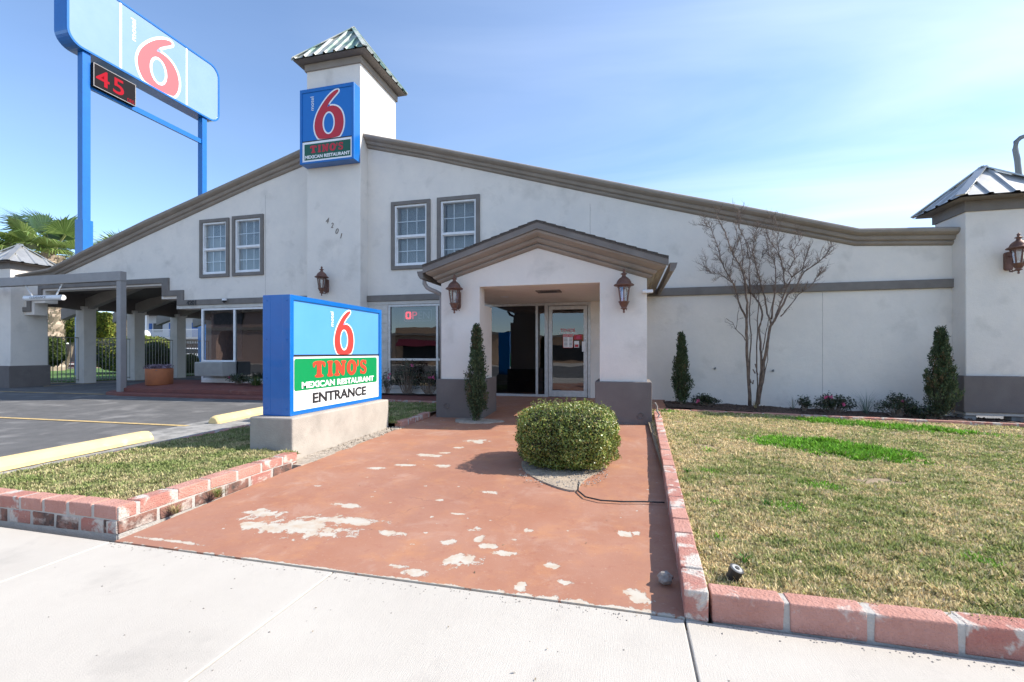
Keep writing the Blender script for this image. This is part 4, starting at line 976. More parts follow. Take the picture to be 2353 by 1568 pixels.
# wheel stops
def wheel_stop(a, c, label):
    a, c = Vector(a), Vector(c); d = (c-a).normalized(); s = Vector((-d.y, d.x, 0)); b = MB(); A = []
    P = [(-.12, 0), (-.115, .04), (-.07, .105), (-.03, .125), (.03, .125), (.07, .105), (.115, .04), (.12, 0)]
    T = (c-a).length
    for tt, sc in ((0, .75), (.03, .95), (.08, 1), (T*.5, 1), (T-.08, 1), (T-.03, .95), (T, .75)):
        q = a+d*tt; A.append([(q.x+s.x*u*sc, q.y+s.y*u*sc, q.z+v*sc) for u, v in P])
    b.loft(A); n = len(P); b.f += [tuple(range(n)), tuple(len(b.v)-n+i for i in range(n))]; b.m += [0, 0]
    return b.build('wheel_stop', M['yellow'], smooth=False, bevel=.012, label=label, cat='wheel stop', group='yellow concrete wheel stops')
wheel_stop((-6.40, 2.9, .008), (-6.52, 4.95, .03), 'pale yellow concrete wheel stop running out of frame at left')
wheel_stop((-6.72, 6.15, .055), (-6.80, 8.1, .1), 'yellow wheel stop partly hidden behind the entrance sign')
# sprinkler-like pipe stub and flood fixture in the lawn, stone, cable
t = thing('ground_spotlight', 'small black cylindrical fixture sticking out of right lawn corner', 'fixture', (.56, 2.55, .1))
p = Vector((.515, 2.50, .11)); ax = Vector((.35, -.25, 1)).normalized()
b = MB(); b.tube([p-ax*.03, p+ax*.062], [.026, .034], 20); b.build('body', M['black'], t, smooth=False)
b = MB(); b.tube([p+ax*.062, p+ax*.065], [.026, .024], 20); b.tube([p+ax*.065, p+ax*.069], [.012, .010], 16, 1); b.build('cap', [M['ac_metal'], M['black']], t)
def stone(name, c, r, m, **kw):
    bm = bmesh.new(); bmesh.ops.create_icosphere(bm, subdivisions=2, radius=1); me = bpy.data.meshes.new(name); rr = random.Random(int(c[0]*1000))
    for v in bm.verts: n = 1+.18*math.sin(v.co.x*3.1+c[0]*9)+.12*math.sin(v.co.y*5+v.co.z*4)+rr.uniform(-.06, .06); v.co = Vector((v.co.x*r[0]*n+c[0], v.co.y*r[1]*n+c[1], v.co.z*r[2]*n+c[2]))
    bm.to_mesh(me); bm.free(); me.materials.append(m); return link(name, me, **kw)
stone('stone', (.20, 2.56, .045), (.050, .036, .030), M['rock'], label='fist-sized grey stone lying against brick edging on walkway', cat='stone')
b = MB(); P = [onZ(x, y, .05) for x, y in ((1330, 1108), (1328, 1128), (1345, 1142), (1380, 1150), (1430, 1153), (1480, 1153), (1527, 1155))]
pts = []
for i in range(len(P)-1):
    for k in range(4): pts.append(P[i].lerp(P[i+1], k/4))
b.tube(pts+[P[-1]], .007, 6); b.build('cable', M['black'], smooth=True, label='thin black cable lying across the walkway below the round bush', cat='cable')
b = MB(); b.tube([(.40, 7.62, .42), (.44, 7.62, .44), (.47, 7.6, .38), (.46, 7.58, .32), (.50, 7.56, .26), (.47, 7.55, .2), (.49, 7.5, .14)], .012, 8); b.build('hose_end', M['rock'], smooth=True, label='short cream hose dangling beside right porch pillar base', cat='hose')
b = MB(); b.box(6.95, 9.5, 9.2, 10.0, .0, .155); b.build('step_slab', M['red_paint'], bevel=.01, label='low red painted concrete slab at far right by the pier', cat='step')
# soil rings where the bush and cypress stand, pebbles
def disc(name, c, rx, ry, z, m, n=28, dz=.012):
    b = MB(); P = []
    for i in range(n):
        a = 2*math.pi*i/n; k = 1+.09*math.sin(3*a+1)+.05*math.sin(5*a); P.append((c[0]+rx*k*math.cos(a), c[1]+ry*k*math.sin(a)))
    b.plate([P], FZ(z), -.02, dz); return b.build(name, m, kind='structure')
MB().box(-3.64, -3.37, 4.15, 6.55, -.1, wz(5.)-.004).build('gravel_strip', M['gravel'], kind='structure')
def pit():
    P = [onZ(x, y, wz(4.6)) for x, y in ((1205, 1050), (1195, 1072), (1215, 1092), (1250, 1110), (1290, 1124), (1327, 1131), (1333, 1113), (1352, 1097), (1392, 1080), (1402, 1050), (1380, 1020), (1230, 1020))]
    P = [(p.x, p.y) for p in P]; b = MB(); b.plate([chaikin(P, 2)], FZ(wz(4.6)), -.03, .007); b.build('tree_pit', mat('sand', (.48, .39, .29), .95, (.30, .25, .20), 9, bump=1, bscale=70, spec=.1), kind='structure')
pit()
disc('tree_pit', (-2.45, 7.28, 0), .42, .26, wz(7.3), M['gravel'])

def scatter_stones(name, n, fn, m, label, cat, smin=.008, smax=.02):
    b = MB()
    for i in range(n):
        x, y, z = fn(); s = random.uniform(smin, smax); q = [(random.uniform(.6, 1)*s) for _ in range(3)]
        V = [(x+a*q[0], y+bb*q[1], z+c*q[2]*.7) for a, bb, c in ((1, .2, 0), (.3, 1, 0), (-.8, .7, 0), (-.9, -.5, 0), (.1, -1, 0), (.1, .1, 1))]
        b.add(V, [(0, 1, 5), (1, 2, 5), (2, 3, 5), (3, 4, 5), (4, 0, 5)])
    return b.build(name, m, kind='stuff', label=label, cat=cat)
scatter_stones('pebbles', 1100, lambda: (lambda y: (random.uniform(-3.62, -3.40+.04*math.sin(y*9)), y, wz(y)+.002))(random.uniform(4.25, 6.5)), M['gravel'], 'loose pebbles along the foot of the entrance sign base', 'pebbles')
scatter_stones('mulch_chips', 2600, lambda: (lambda x: (x, random.uniform(9.45, 10.38), max(.01, .195-.030*max(0, x-.8))))(random.uniform(.75, 9.5)), M['mulch'], 'dark wood chips in the bed under right wall', 'mulch', .012, .035)
scatter_stones('gravel_bits', 500, lambda: (lambda a, r: (-.62+r*.45*math.cos(a), 4.6+r*.6*math.sin(a), wz(4.6)+.012))(random.uniform(0, 6.28), random.random()**.5), M['rock'], 'gravel and grit around the round bush', 'gravel', .004, .013)

def grit():
    u = random.random()
    if u < .4: x = random.uniform(.3, 3.5); return (x, 2.26-abs(random.gauss(0, .035)), .001)
    if u < .75: return (random.uniform(-3.3, .2), 2.25-abs(random.gauss(0, .03)), .001)
    return (random.uniform(-4.5, 2.5), random.uniform(.9, 2.2), .001)
scatter_stones('grit', 520, grit, M['rock'], 'fine grit and crumbs along the sidewalk edge', 'grit', .002, .007)

# ------------------------------------------------------------------ grass
def grass(name, xr, yr, dens, zf, label, colf, hgt, seed, inside=None, wscale=1.):
    r = np.random.default_rng(seed); n = int((xr[1]-xr[0])*(yr[1]-yr[0])*dens)
    x = r.uniform(*xr, n*2); y = r.uniform(*yr, n*2)
    # thinner with distance from the camera
    dd = np.hypot(x, y); keep = r.random(n*2) < np.clip((3.4/dd)**1.35, .06, 1)
    if inside is not None: keep &= inside(x, y)
    x, y, dd = x[keep], y[keep], dd[keep]; n = len(x)
    z = np.array([zf(a, c) for a, c in zip(x, y)])
    P = np.c_[x, y]; col, hm = colf(P, r); hm = hm*(1+.35*np.clip(vnoise(P, 31, 8, 3, 18), -1.5, 2))
    a = r.uniform(0, 2*np.pi, n); lean = r.uniform(.25, 1.4, n); h = hgt*hm*r.uniform(.5, 1.3, n)
    w = (.0016+.0008*dd)*wscale*r.uniform(.7, 1.3, n)
    dx, dy = np.cos(a), np.sin(a); bx, by = -dy*w, dx*w
    base = np.c_[x, y, z-.004]; tip = base+np.c_[dx*h*np.sin(lean), dy*h*np.sin(lean), h*np.cos(lean)+.006]
    mid = base*.5+tip*.5+np.c_[np.zeros(n), np.zeros(n), h*.14]; off = np.c_[bx, by, np.zeros(n)]
    V = np.stack([base-off, base+off, mid+off*.8, tip, mid-off*.8], 1).reshape(-1, 3)
    return polysoup(name, V, 5, np.repeat(col, 5, 0), M['blade'], kind='stuff', label=label, cat='grass')
def col_right(P, r):
    n = len(P); dry = np.array([.78, .64, .38]); olive = np.array([.33, .385, .125]); grn = np.array([.22, .46, .05])
    k = vnoise(P, 3, 9, .5, 4)*.30+vnoise(P, 5, 9, 4, 22)*.42+.40-.35*np.exp(-((P[:, 0]-.55)/.35)**2)+r.normal(0, .42, n); k = np.clip(k, 0, 1)[:, None]
    c = dry*(1-k)+olive*k
    def blob(cx, cy, a, b, ang=-.42):
        dx, dy = P[:, 0]-cx, P[:, 1]-cy; u = dx*math.cos(ang)+dy*math.sin(ang); v = -dx*math.sin(ang)+dy*math.cos(ang)
        return (u/a)**2+(v/b)**2+vnoise(P, 8, 6, 2, 8)*.28
    g = np.minimum(blob(2.33, 6.15, .85, .52, -.55), blob(3.85, 8.35, 1.25, .33, -.3)); gg = (g+r.normal(0, .28, n) < .9)
    for cx, cy, s in ((.75, 4.6, .10), (.62, 3.7, .09), (1.15, 3.75, .16), (2.9, 3.3, .3), (1.6, 4.4, .2), (.9, 5.6, .12), (1.9, 3.05, .12), (.55, 3.0, .07), (3.2, 2.9, .25), (.7, 8.9, .3)):
        gg |= ((P[:, 0]-cx)**2+(P[:, 1]-cy)**2)/s**2+np.abs(r.normal(0, 1.1, n)) < .8
    c[gg] = (grn*r.uniform(.65, 1.3, (gg.sum(), 1)))
    c *= r.uniform(.45, 1.4, (n, 1)); hm = np.where(g+.1 < .9, 1.7, 1.0)*np.where(gg, 1.15, 1)
    return c, hm
def col_left(P, r):
    n = len(P); dry = np.array([.64, .53, .31]); olive = np.array([.27, .33, .11])
    k = np.clip(vnoise(P, 13, 9, .8, 5)*.45+.66+r.normal(0, .28, n), 0, 1)[:, None]; c = dry*(1-k)+olive*k
    return c*r.uniform(.6, 1.25, (n, 1)), np.ones(n)*1.1
bare = lambda x, y: (vnoise(np.c_[x, y], 21, 8, 1.2, 6)+.6*vnoise(np.c_[x, y], 22, 6, 6, 15)+np.random.default_rng(4).normal(0, .45, len(x)) > -1.05)
grass('lawn_grass', (.375, 10), (2.36, 9.11), 15500, rz, 'patchy half dormant grass with bright green patches on right lawn', col_right, .030, 11, bare)
grass('lawn_grass', (-5.47, -3.5), (2.48, 8.86), 17000, lambda x, y: .135+.03*max(0, (y-6)/3), 'short green and tan grass around the entrance sign', col_left, .030, 12, lambda x, y: ~((x > -4.2) & (y > 4.28) & (y < 6.46)))
# fallen leaves on the lawn and walk
def litter():
    n = 520; x = rng.uniform(.45, 6, n); y = 2.45+6*rng.random(n)**1.6; C = np.c_[x, y, [rz(a, c)+.024 for a, c in zip(x, y)]]
    V, cc = leaves(C, np.tile([0, 0, 1.], (n, 1)), .012, np.array([.42, .33, .24])*rng.uniform(.5, 1.35, (n, 1)), .55, .35)
    n2 = 46; x = rng.uniform(-3, .2, n2); y = rng.uniform(1.3, 7, n2); C = np.c_[x, y, [wz(c)+.006 for c in y]]
    V2, c2 = leaves(C, np.tile([0, 0, 1.], (n2, 1)), .008, np.array([.33, .26, .17])*rng.uniform(.5, 1.2, (n2, 1)), .5, .3)
    polysoup('fallen_leaves', np.r_[V, V2], 4, np.r_[cc, c2], M['blade'], kind='stuff', label='small dry leaves scattered over the lawn and walkway', cat='leaves')
litter()
def tuft(c, n, h, label, spread=.05, col=(.16, .22, .05), w=.003, dry=.3, name='weed_tuft', cat='weed', group=None, droop=.5):
    a = rng.uniform(0, 2*np.pi, n); hh = h*rng.uniform(.5, 1.1, n); le = rng.uniform(.1, 1.0, n); V = []; K = []
    for i in range(n):
        p = np.array(c)+np.array([math.cos(a[i]), math.sin(a[i]), 0])*rng.uniform(0, spread*.4); dx = np.array([math.cos(a[i]), math.sin(a[i]), 0]); s = np.array([-dx[1], dx[0], 0])*w
        m = p+dx*hh[i]*.45*math.sin(le[i])+np.array([0, 0, hh[i]*.55*math.cos(le[i])]); t_ = p+dx*hh[i]*(math.sin(le[i])+droop*.3)+np.array([0, 0, hh[i]*math.cos(le[i])*(1-droop*.3)])
        V += [p-s, p+s, m+s*.8, m-s*.8, m-s*.8, m+s*.8, t_+s*.1, t_-s*.1]; cc = np.array((.42, .33, .17) if rng.random() < dry else col)*rng.uniform(.6, 1.3); K += [cc]*8
    return polysoup(name, np.array(V), 4, np.array(K), M['blade'], label=label, cat=cat, group=group)
p = onZ(500, 1142, .03); tuft(p, 90, .10, 'green grass tuft growing at foot of the left brick wall')
p = onZ(402, 1180, .02); tuft(p, 60, .085, 'dry brown tuft at foot of the left brick wall near its corner', dry=.85)
for x, y, l in ((.62, 2.72, 'small weed beside the black fixture in lawn corner'), (.55, 4.55, 'bright green weed by the brick edging mid lawn'), (1.0, 3.75, 'dark leafy weed clump in the near lawn')):
    tuft((x, y, rz(x, y)), 60, .06, l, col=(.07, .2, .03), w=.004, dry=.1)

# ------------------------------------------------------------------ shrubs
def box_bush(label, c, rx, ry, rz_, n, size, pal, name='round_bush', p=3.2, core=.8, cat='bush', m='leaf', group=None, fuzz=.06, asp=.5):
    t = thing(name, label, cat, (c[0], c[1], c[2]-rz_), group)
    d = rng.normal(size=(n, 3)); d /= np.linalg.norm(d, axis=1)[:, None]
    L = (np.abs(d)**p).sum(1)**(-1/p); sh = 1-np.abs(rng.normal(0, fuzz, n))+rng.normal(0, .018, n)+.05*vnoise(d*2, 4, 7, .8, 3.5)
    P = d*(L*sh)[:, None]*np.array([rx, ry, rz_])+np.array(c)
    pal = np.array(pal); ci = rng.integers(0, len(pal), n); cols = pal[ci]*rng.uniform(.7, 1.3, (n, 1))*(1+.25*vnoise(P, 5, 6, 2, 8))[:, None].clip(.5, 1.6)
    V, cc = leaves(P, d, size, cols, asp, .8); polysoup('foliage', V, 4, cc, M[m], t)
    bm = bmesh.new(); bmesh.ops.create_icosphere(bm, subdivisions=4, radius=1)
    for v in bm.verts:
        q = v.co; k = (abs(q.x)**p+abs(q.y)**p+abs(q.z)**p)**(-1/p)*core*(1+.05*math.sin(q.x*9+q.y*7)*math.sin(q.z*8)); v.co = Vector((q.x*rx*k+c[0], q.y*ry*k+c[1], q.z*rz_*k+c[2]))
    me = bpy.data.meshes.new('plant_body'); bm.to_mesh(me); bm.free(); me.materials.append(SHADE_CORE); link('plant_body', me, t)  # solid core; its near-black colour stands in for shade behind the leaves
    return t
SHADE_CORE = mat('shade_core', (.03, .035, .015), .95, (.05, .045, .03), 30, bump=1, bscale=40)  # near-black tone paints the shade deep inside bushes and cypresses
B0 = box_bush('clipped round green bush in the walkway before the entrance', (-.625, 4.93, .37), .515, .47, .318, 34000, .0125,
         [(.13, .18, .03), (.19, .25, .045), (.26, .32, .065), (.09, .13, .025), (.32, .38, .11), (.36, .29, .08)], p=3.7, core=.84, asp=.55)
b = MB()
for i in range(14):
    a = rng.uniform(0, 6.28); r0 = rng.uniform(.0, .1); r1 = rng.uniform(.15, .4); b.tube([(-.62+r0*math.cos(a), 4.85+r0*math.sin(a), .04), (-.62+r1*math.cos(a), 4.85+r1*math.sin(a), .2)], [.012, .006], 6)
b.build('stems', M['bark'], B0)
b = MB(); C = []
for i in range(70):
    a = rng.uniform(0, 6.28); q_ = rng.random()**.5; x = -.625+.44*q_*math.cos(a); y = 4.93+.42*q_*math.sin(a); z = .37+.318*(1-.13*q_**6); hh = rng.uniform(.01, .055); e = Vector((x+rng.normal(0, .012), y+rng.normal(0, .012), z+hh))
    b.tube([(x, y, z-.03), e], [.0018, .001], 4, cap=False); C += [tuple(Vector((x, y, z)).lerp(e, k_)) for k_ in (.35, .65, .85, 1, 1)]
b.build('shoots', M['bark'], B0)
C = np.array(C)+rng.normal(0, .004, (len(C), 3)); V, cc = leaves(C, np.tile([0, 0, 1.], (len(C), 1)), .011, np.array([.28, .32, .09])*rng.uniform(.6, 1.3, (len(C), 1)), .5, .8); polysoup('shoot_leaves', V, 4, cc, M['leaf'], B0)
def cypress(label, c, h, r, n, pal):
    t = thing('cypress', label, 'cypress', c, 'slim dark conical cypresses'); nc = 430; per = n//nc
    kz = np.sort(rng.random(nc))**.9; z = kz*h*.97; prof = np.interp(z/h, [0, .06, .2, .4, .6, .8, .92, 1], [.35, .7, 1, .88, .60, .30, .13, .02])*r
    a = rng.uniform(0, 2*np.pi, nc); rad = prof*(.25+.78*rng.random(nc)**.5)*(1+.22*np.sin(a*3+z*7)); CC = np.c_[rad*np.cos(a), rad*np.sin(a), z]+np.array(c)
    ax = np.c_[np.cos(a)*.30, np.sin(a)*.30, np.ones(nc)]+rng.normal(0, .10, (nc, 3)); ax /= np.linalg.norm(ax, axis=1)[:, None]; Ls = h*rng.uniform(.07, .15, nc)*np.clip(1.15-kz*.6, .5, 1)
    idx = np.repeat(np.arange(nc), per); m = len(idx); f = rng.random(m); P = CC[idx]+ax[idx]*(f*Ls[idx])[:, None]+rng.normal(0, 1, (m, 3))*(.024*(1-f*.8)+.003)[:, None]
    up = ax[idx]+rng.normal(0, .38, (m, 3)); up /= np.linalg.norm(up, axis=1)[:, None]
    s = np.cross(up, rng.normal(size=(m, 3))); s /= np.linalg.norm(s, axis=1)[:, None]; L = (.036*rng.uniform(.5, 1.4, m))[:, None]; w = L*.2
    V = np.stack([P, P+up*L*.5+s*w, P+up*L, P+up*L*.5-s*w], 1).reshape(-1, 3)
    pal = np.array(pal); cb = rng.uniform(.6, 1.35, nc)[idx][:, None]; cols = pal[rng.integers(0, len(pal), m)]*cb*rng.uniform(.7, 1.2, (m, 1)); br = (rng.random(nc) < .07)[idx]; cols[br] = np.array([.15, .11, .06])*rng.uniform(.6, 1.2, (br.sum(), 1))
    polysoup('foliage', V, 4, np.repeat(cols, 4, 0), M['needle'], t)
    b = MB(); b.tube([(c[0], c[1], c[2]-.02), (c[0], c[1], c[2]+h*.8)], [.028, .006], 8)
    for i in range(26):
        zz = h*(.06+.8*i/26); aa = i*2.4; rr = float(np.interp(zz/h, [0, .2, .6, 1], [.5, .8, .5, .1]))*r; b.tube([(c[0], c[1], c[2]+zz), (c[0]+rr*math.cos(aa), c[1]+rr*math.sin(aa), c[2]+zz+.08)], [.008, .003], 5)
    b.build('trunk', M['bark'], t)
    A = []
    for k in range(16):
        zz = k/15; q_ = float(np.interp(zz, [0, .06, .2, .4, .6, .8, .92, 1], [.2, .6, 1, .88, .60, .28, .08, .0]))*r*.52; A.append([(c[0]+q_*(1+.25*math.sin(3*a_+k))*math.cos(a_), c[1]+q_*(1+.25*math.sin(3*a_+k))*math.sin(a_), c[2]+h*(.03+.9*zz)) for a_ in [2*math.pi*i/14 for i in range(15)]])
    MB().loft(A).build('inner_shade', SHADE_CORE, t, smooth=True)  # dark filler body, shaded depth put into its colour
gp = [(.06, .095, .045), (.085, .12, .06), (.04, .065, .03), (.10, .12, .06)]
cypress('slim cypress in front of left porch pillar', (-2.46, 7.30, .10), 1.56, .135, 15000, gp)
cypress('narrow cypress against right wall, nearest the porch', (onY(1566, 925, 9.9).x, 9.9, .19), 1.42, .14, 14000, gp)
cypress('stout cypress in corner between right wall and pier', (onY(2166, 945, 9.7).x, 9.75, .06), 1.60, .19, 18000, gp)

# low roses and grasses in the right bed
def rose(px, py_top, w, label, fl=0, Y=9.85, seed=1, leafc=((.035, .055, .025), (.055, .08, .035), (.03, .04, .025)), density=1., group='low rose bushes in the beds', zbase=None):
    p = onY(px, py_top, Y); z0 = (max(.02, .195-.03*max(0, p.x-.8)) if p.x > 0 else .24) if zbase is None else zbase; h = p.z-z0
    t = thing('rose_bush', label, 'rose bush', (p.x, Y, z0), group); b = MB(); pts = []
    for i in range(int(46*w/.4)):
        a = random.uniform(0, 6.28); rr = random.uniform(.2, 1)*w; q = Vector((p.x+rr*math.cos(a), Y+rr*.5*math.sin(a), z0+h*random.uniform(.5, 1.0)*(1-.45*(rr/w)**2))); s = Vector((p.x+rr*.25*math.cos(a), Y, z0))
        m_ = s.lerp(q, .5)+Vector((0, 0, h*.1)); b.tube([s, m_, q], [.006, .005, .003], 5); pts += [m_.lerp(q, random.random()) for _ in range(int(24*density))]+[q]*int(8*density)
    b.build('stems', M['bark'], t)
    n = len(pts); C = np.array([tuple(q) for q in pts])+rng.normal(0, .028, (n, 3)); pal = np.array(leafc); cols = pal[rng.integers(0, len(pal), n)]*rng.uniform(.6, 1.5, (n, 1))
    V, cc = leaves(C, np.tile([0, -.3, 1.], (n, 1)), .020, cols, .6, .8); polysoup('foliage', V, 4, cc, M['leaf'], t)
    if fl:
        C = []
        for i in range(fl):
            q = Vector((p.x+random.uniform(-.7, .7)*w, Y-random.uniform(.1, .5)*w, z0+h*random.uniform(.35, .95))); C += [np.array(q)+rng.normal(0, .016, 3) for _ in range(14)]
        C = np.array(C); V, cc = leaves(C, np.tile([0, -1., .3], (len(C), 1)), .018, np.array([.62, .10, .24])*rng.uniform(.6, 1.3, (len(C), 1)), .8, .6); polysoup('flowers', V, 4, cc, M['leaf'], t)
rose(1622, 905, .30, 'low rose bush between slim cypress and bare tree', 1)
rose(1915, 905, .42, 'rose bush with pink blooms in middle of right bed', 3)
rose(2060, 903, .34, 'rose bush with few pink blooms right of spiky yucca', 1)
rose(2110, 930, .30, 'flowerless low rose bush beside the stout cypress', 0)
rose(1848, 908, .12, 'thin sprig of rose left of pink blooming bush', 0)
rose(2145, 935, .22, 'lowest dark rose bush under the stout cypress', 0, 9.65)
rose(935, 822, .50, 'leggy rose bush before restaurant window left part', 1, 10.2, density=.5)
rose(985, 845, .40, 'leggy rose bush before restaurant window by porch pillar', 2, 10.2, density=.5)
rose(890, 850, .22, 'small rose bush with pink bloom right of entrance sign', 2, 10.15, density=.4)
rose(548, 858, .38, 'rose bush below office window beside air conditioner', 1, 10.1, zbase=.40)
p = onY(588, 885, 10.0); tuft((p.x, 10.0, .38), 260, .42, 'clump of strappy green leaves beside the entrance sign', spread=.3, col=(.07, .12, .03), w=.004, dry=.05, name='lily_clump', cat='plant', droop=1.2)
p = onY(1990, 935, 9.75); tuft((p.x, 9.75, .12), 60, .58, 'spiky blue-green yucca in right bed', spread=.1, col=(.12, .17, .13), w=.0028, dry=.0, name='yucca', cat='yucca', droop=.5)
p = onY(1822, 930, 9.8); tuft((p.x, 9.8, .16), 18, .40, 'sparse small yucca left of pink blooming bush', spread=.06, col=(.12, .16, .12), w=.002, dry=.2, name='yucca', cat='yucca')
p = onY(1735, 930, 9.7); tuft((p.x, 9.7, .17), 22, .25, 'dry grass tuft right of the bare tree foot', spread=.06, dry=.9, w=.003)

# ------------------------------------------------------------------ bare crape myrtle
def myrtle():
    q = lambda x, y, Y: onY(1579.8+x*.31144, 459.6+y*.31144, Y)
    ST = [([(460, 1515), (447, 1300), (440, 1150), (437, 980), (435, 880), (440, 760), (430, 640), (410, 540), (385, 480), (340, 410), (305, 330), (280, 240), (215, 120)], 9.85, 9.55, .030),
          ([(435, 870), (380, 770), (365, 700), (345, 630), (310, 570), (265, 490), (240, 420), (215, 320), (175, 210), (140, 190)], 9.82, 9.6, .017),
          ([(345, 625), (290, 580), (240, 550), (180, 540), (130, 490)], 9.7, 9.5, .010),
          ([(440, 1060), (420, 1015), (355, 955), (365, 910), (375, 830), (380, 790)], 9.8, 9.9, .010), ([(358, 955), (330, 905), (285, 875)], 9.85, 10., .006),
          ([(468, 1515), (458, 1350), (455, 1200), (470, 1000), (455, 860), (465, 700), (455, 560), (460, 450), (430, 310), (390, 230), (365, 150), (380, 80)], 9.95, 9.7, .014),
          ([(505, 1520), (520, 1380), (510, 1200), (513, 1000), (520, 880), (527, 700), (510, 600), (520, 500), (545, 430), (580, 380)], 9.95, 10.05, .014),
          ([(512, 1520), (535, 1380), (545, 1240), (540, 1100), (530, 950), (553, 850), (530, 760), (470, 690), (420, 600), (400, 500), (410, 420), (390, 300)], 9.75, 9.9, .026),
          ([(540, 1150), (560, 1080), (585, 950), (600, 880), (640, 700), (650, 620)], 9.8, 9.95, .012),
          ([(520, 1505), (550, 1300), (575, 1150), (595, 1020), (615, 930), (640, 890), (690, 800), (740, 700), (800, 640), (860, 530), (950, 470), (1010, 420), (1050, 360)], 9.78, 9.4, .030),
          ([(640, 890), (690, 760), (720, 680), (770, 570), (740, 520), (790, 440), (780, 370), (850, 270)], 9.7, 9.75, .017),
          ([(690, 860), (740, 800), (820, 700), (900, 640), (960, 570), (985, 520)], 9.68, 9.5, .011),
          ([(615, 920), (590, 840), (570, 720), (540, 640), (525, 560), (500, 470), (480, 380), (500, 230), (520, 200)], 9.78, 10., .017),
          ([(620, 880), (630, 780), (645, 680), (650, 540), (640, 450), (600, 400), (580, 280)], 9.78, 9.6, .016),
          ([(720, 650), (710, 560), (690, 450), (660, 370), (610, 310), (590, 250)], 9.7, 9.85, .012), ([(770, 570), (850, 510), (870, 430), (900, 350)], 9.65, 9.6, .012),
          ([(690, 450), (665, 330), (670, 220), (640, 120)], 9.75, 9.7, .009), ([(440, 310), (470, 420), (500, 330), (495, 250)], 9.75, 9.9, .007), ([(530, 1495), (560, 1350), (590, 1180), (600, 1050), (602, 975)], 9.7, 9.75, .014), ([(330, 480), (345, 390), (370, 310), (360, 200)], 9.7, 9.8, .008)]
    t = thing('bare_tree', 'leafless multi-stemmed tree with fine twigs before the right wall', 'tree', (q(500, 1515, 9.8).x, 9.8, .18))
    b = MB(); tw = MB(); rr = random.Random(5); tips = []
    def twig(p, d, L, r, depth):
        pts = [p]; n = 4; dd = d.copy()
        for i in range(n):
            dd = (dd+Vector((rr.gauss(0, .22), rr.gauss(0, .22), rr.gauss(.10, .16)))).normalized(); pts.append(pts[-1]+dd*L/n)
        tw.tube(pts, [r*(1-.75*i/n) for i in range(n+1)], 4 if r < .004 else 5, cap=False)
        tips.append(pts[-1])
        if depth > 0:
            for i in range(1, n+1):
                for k in range(rr.choice((1, 2, 2))):
                    sd = (dd+Vector((rr.gauss(0, .8), rr.gauss(0, .7), rr.gauss(.15, .5)))).normalized(); twig(pts[i], sd, L*rr.uniform(.35, .7), r*.6, depth-1)
    for S_, y0, y1, r0 in ST:
        n = len(S_); P = [q(x, y, y0+(y1-y0)*i/(n-1)) for i, (x, y) in enumerate(S_)]; sm = []
        for i in range(n-1):
            for k in range(3): sm.append(P[i].lerp(P[i+1], k/3)+Vector((rr.gauss(0, .004), rr.gauss(0, .012), 0)))
        sm.append(P[-1]); m_ = len(sm); rad = [max(.0055, 1.15*r0*(1-.80*(i/(m_-1))**.8)) for i in range(m_)]
        b.tube(sm, rad, 8, cap=True)
        for i, p in enumerate(sm):
            if p.z > 2.25 and i > 1:
                d = (sm[i]-sm[i-1]).normalized()
                for k in range(2):
                    if rr.random() < .85:
                        sd = (d+Vector((rr.gauss(0, .75), rr.gauss(0, .6), rr.gauss(.1, .35)))).normalized(); twig(p, sd, rr.uniform(.07, .26), .0050, 2 if rr.random() < .30 else 1)
            elif p.z > 1.3 and rr.random() < .25:
                twig(p, Vector((rr.gauss(0, 1), rr.gauss(0, 1), .4)).normalized(), .16, .004, 1)
    for x, y in ((470, 1350), (500, 1280), (520, 1290), (480, 1360), (508, 1240)):  # pruned stubs
        p = q(x, y, 9.75); b.tube([p, p+Vector((rr.uniform(-.05, .05), 0, .08))], [.014, .010], 7)
    b.build('trunk', M['bark_pale'], t, smooth=True); tw.build('twigs', M['bark_pale'], t)
    sd = MB()
    for q_ in rr.sample(tips, min(150, len(tips))):
        for k in range(4):
            o_ = Vector((rr.gauss(0, .018), rr.gauss(0, .018), rr.gauss(0, .018))); sd.lathe([(0, -.007), (.006, 0), (0, .008)], q_+o_, 5)
    sd.build('seed_pods', M['bark'], t)
myrtle()

# ------------------------------------------------------------------ through the drive-through and over the roof
# iron fence panels between columns
for i, (y0, y1) in enumerate(((11.05, 12.06), (12.46, 13.8), (14.2, 15.56), (15.96, 17.3), (17.7, 23))):
    b = MB(); x = -19.15; b.box(x-.015, x+.015, y0, y1, 1.76, 1.79); b.box(x-.015, x+.015, y0, y1, .25, .28); n = max(2, int((y1-y0)/.115))
    for k in range(n+1): y = y0+(y1-y0)*k/n; b.box(x-.009, x+.009, y-.009, y+.009, .2, 1.775)
    nm = ('between corner pier and first column', 'between first and second column', 'between second and third column', 'between third and fourth column', 'beyond the last column')[i]
    b.build('iron_fence', M['fence_paint'], label='upright-bar iron fence panel '+nm, cat='fence', group='iron fence panels under the drive-through')
MB().box(-60, -19.5, 9.0, 60, -.1, .16).build('garden_ground', M['soil'], kind='structure')
MB().box(-34, -19.6, 12, 26.0, .1, .20).build('garden_lawn', mat('garden_lawn', (.07, .14, .03), .9, (.10, .19, .04), 12, bump=1, bscale=60), kind='structure')
MB().box(-60, -31, 25, 40, .1, .28).build('pool_deck', M['sidewalk'], kind='structure')
b = MB(); b.box(-60, -30.9, 24.85, 25.0, .1, .34); b.box(-60, -31, 29.0, 29.15, .28, .40); b.build('pool_coping', M['red_paint'], label='red painted curb along the pool deck behind the fence', cat='curb')
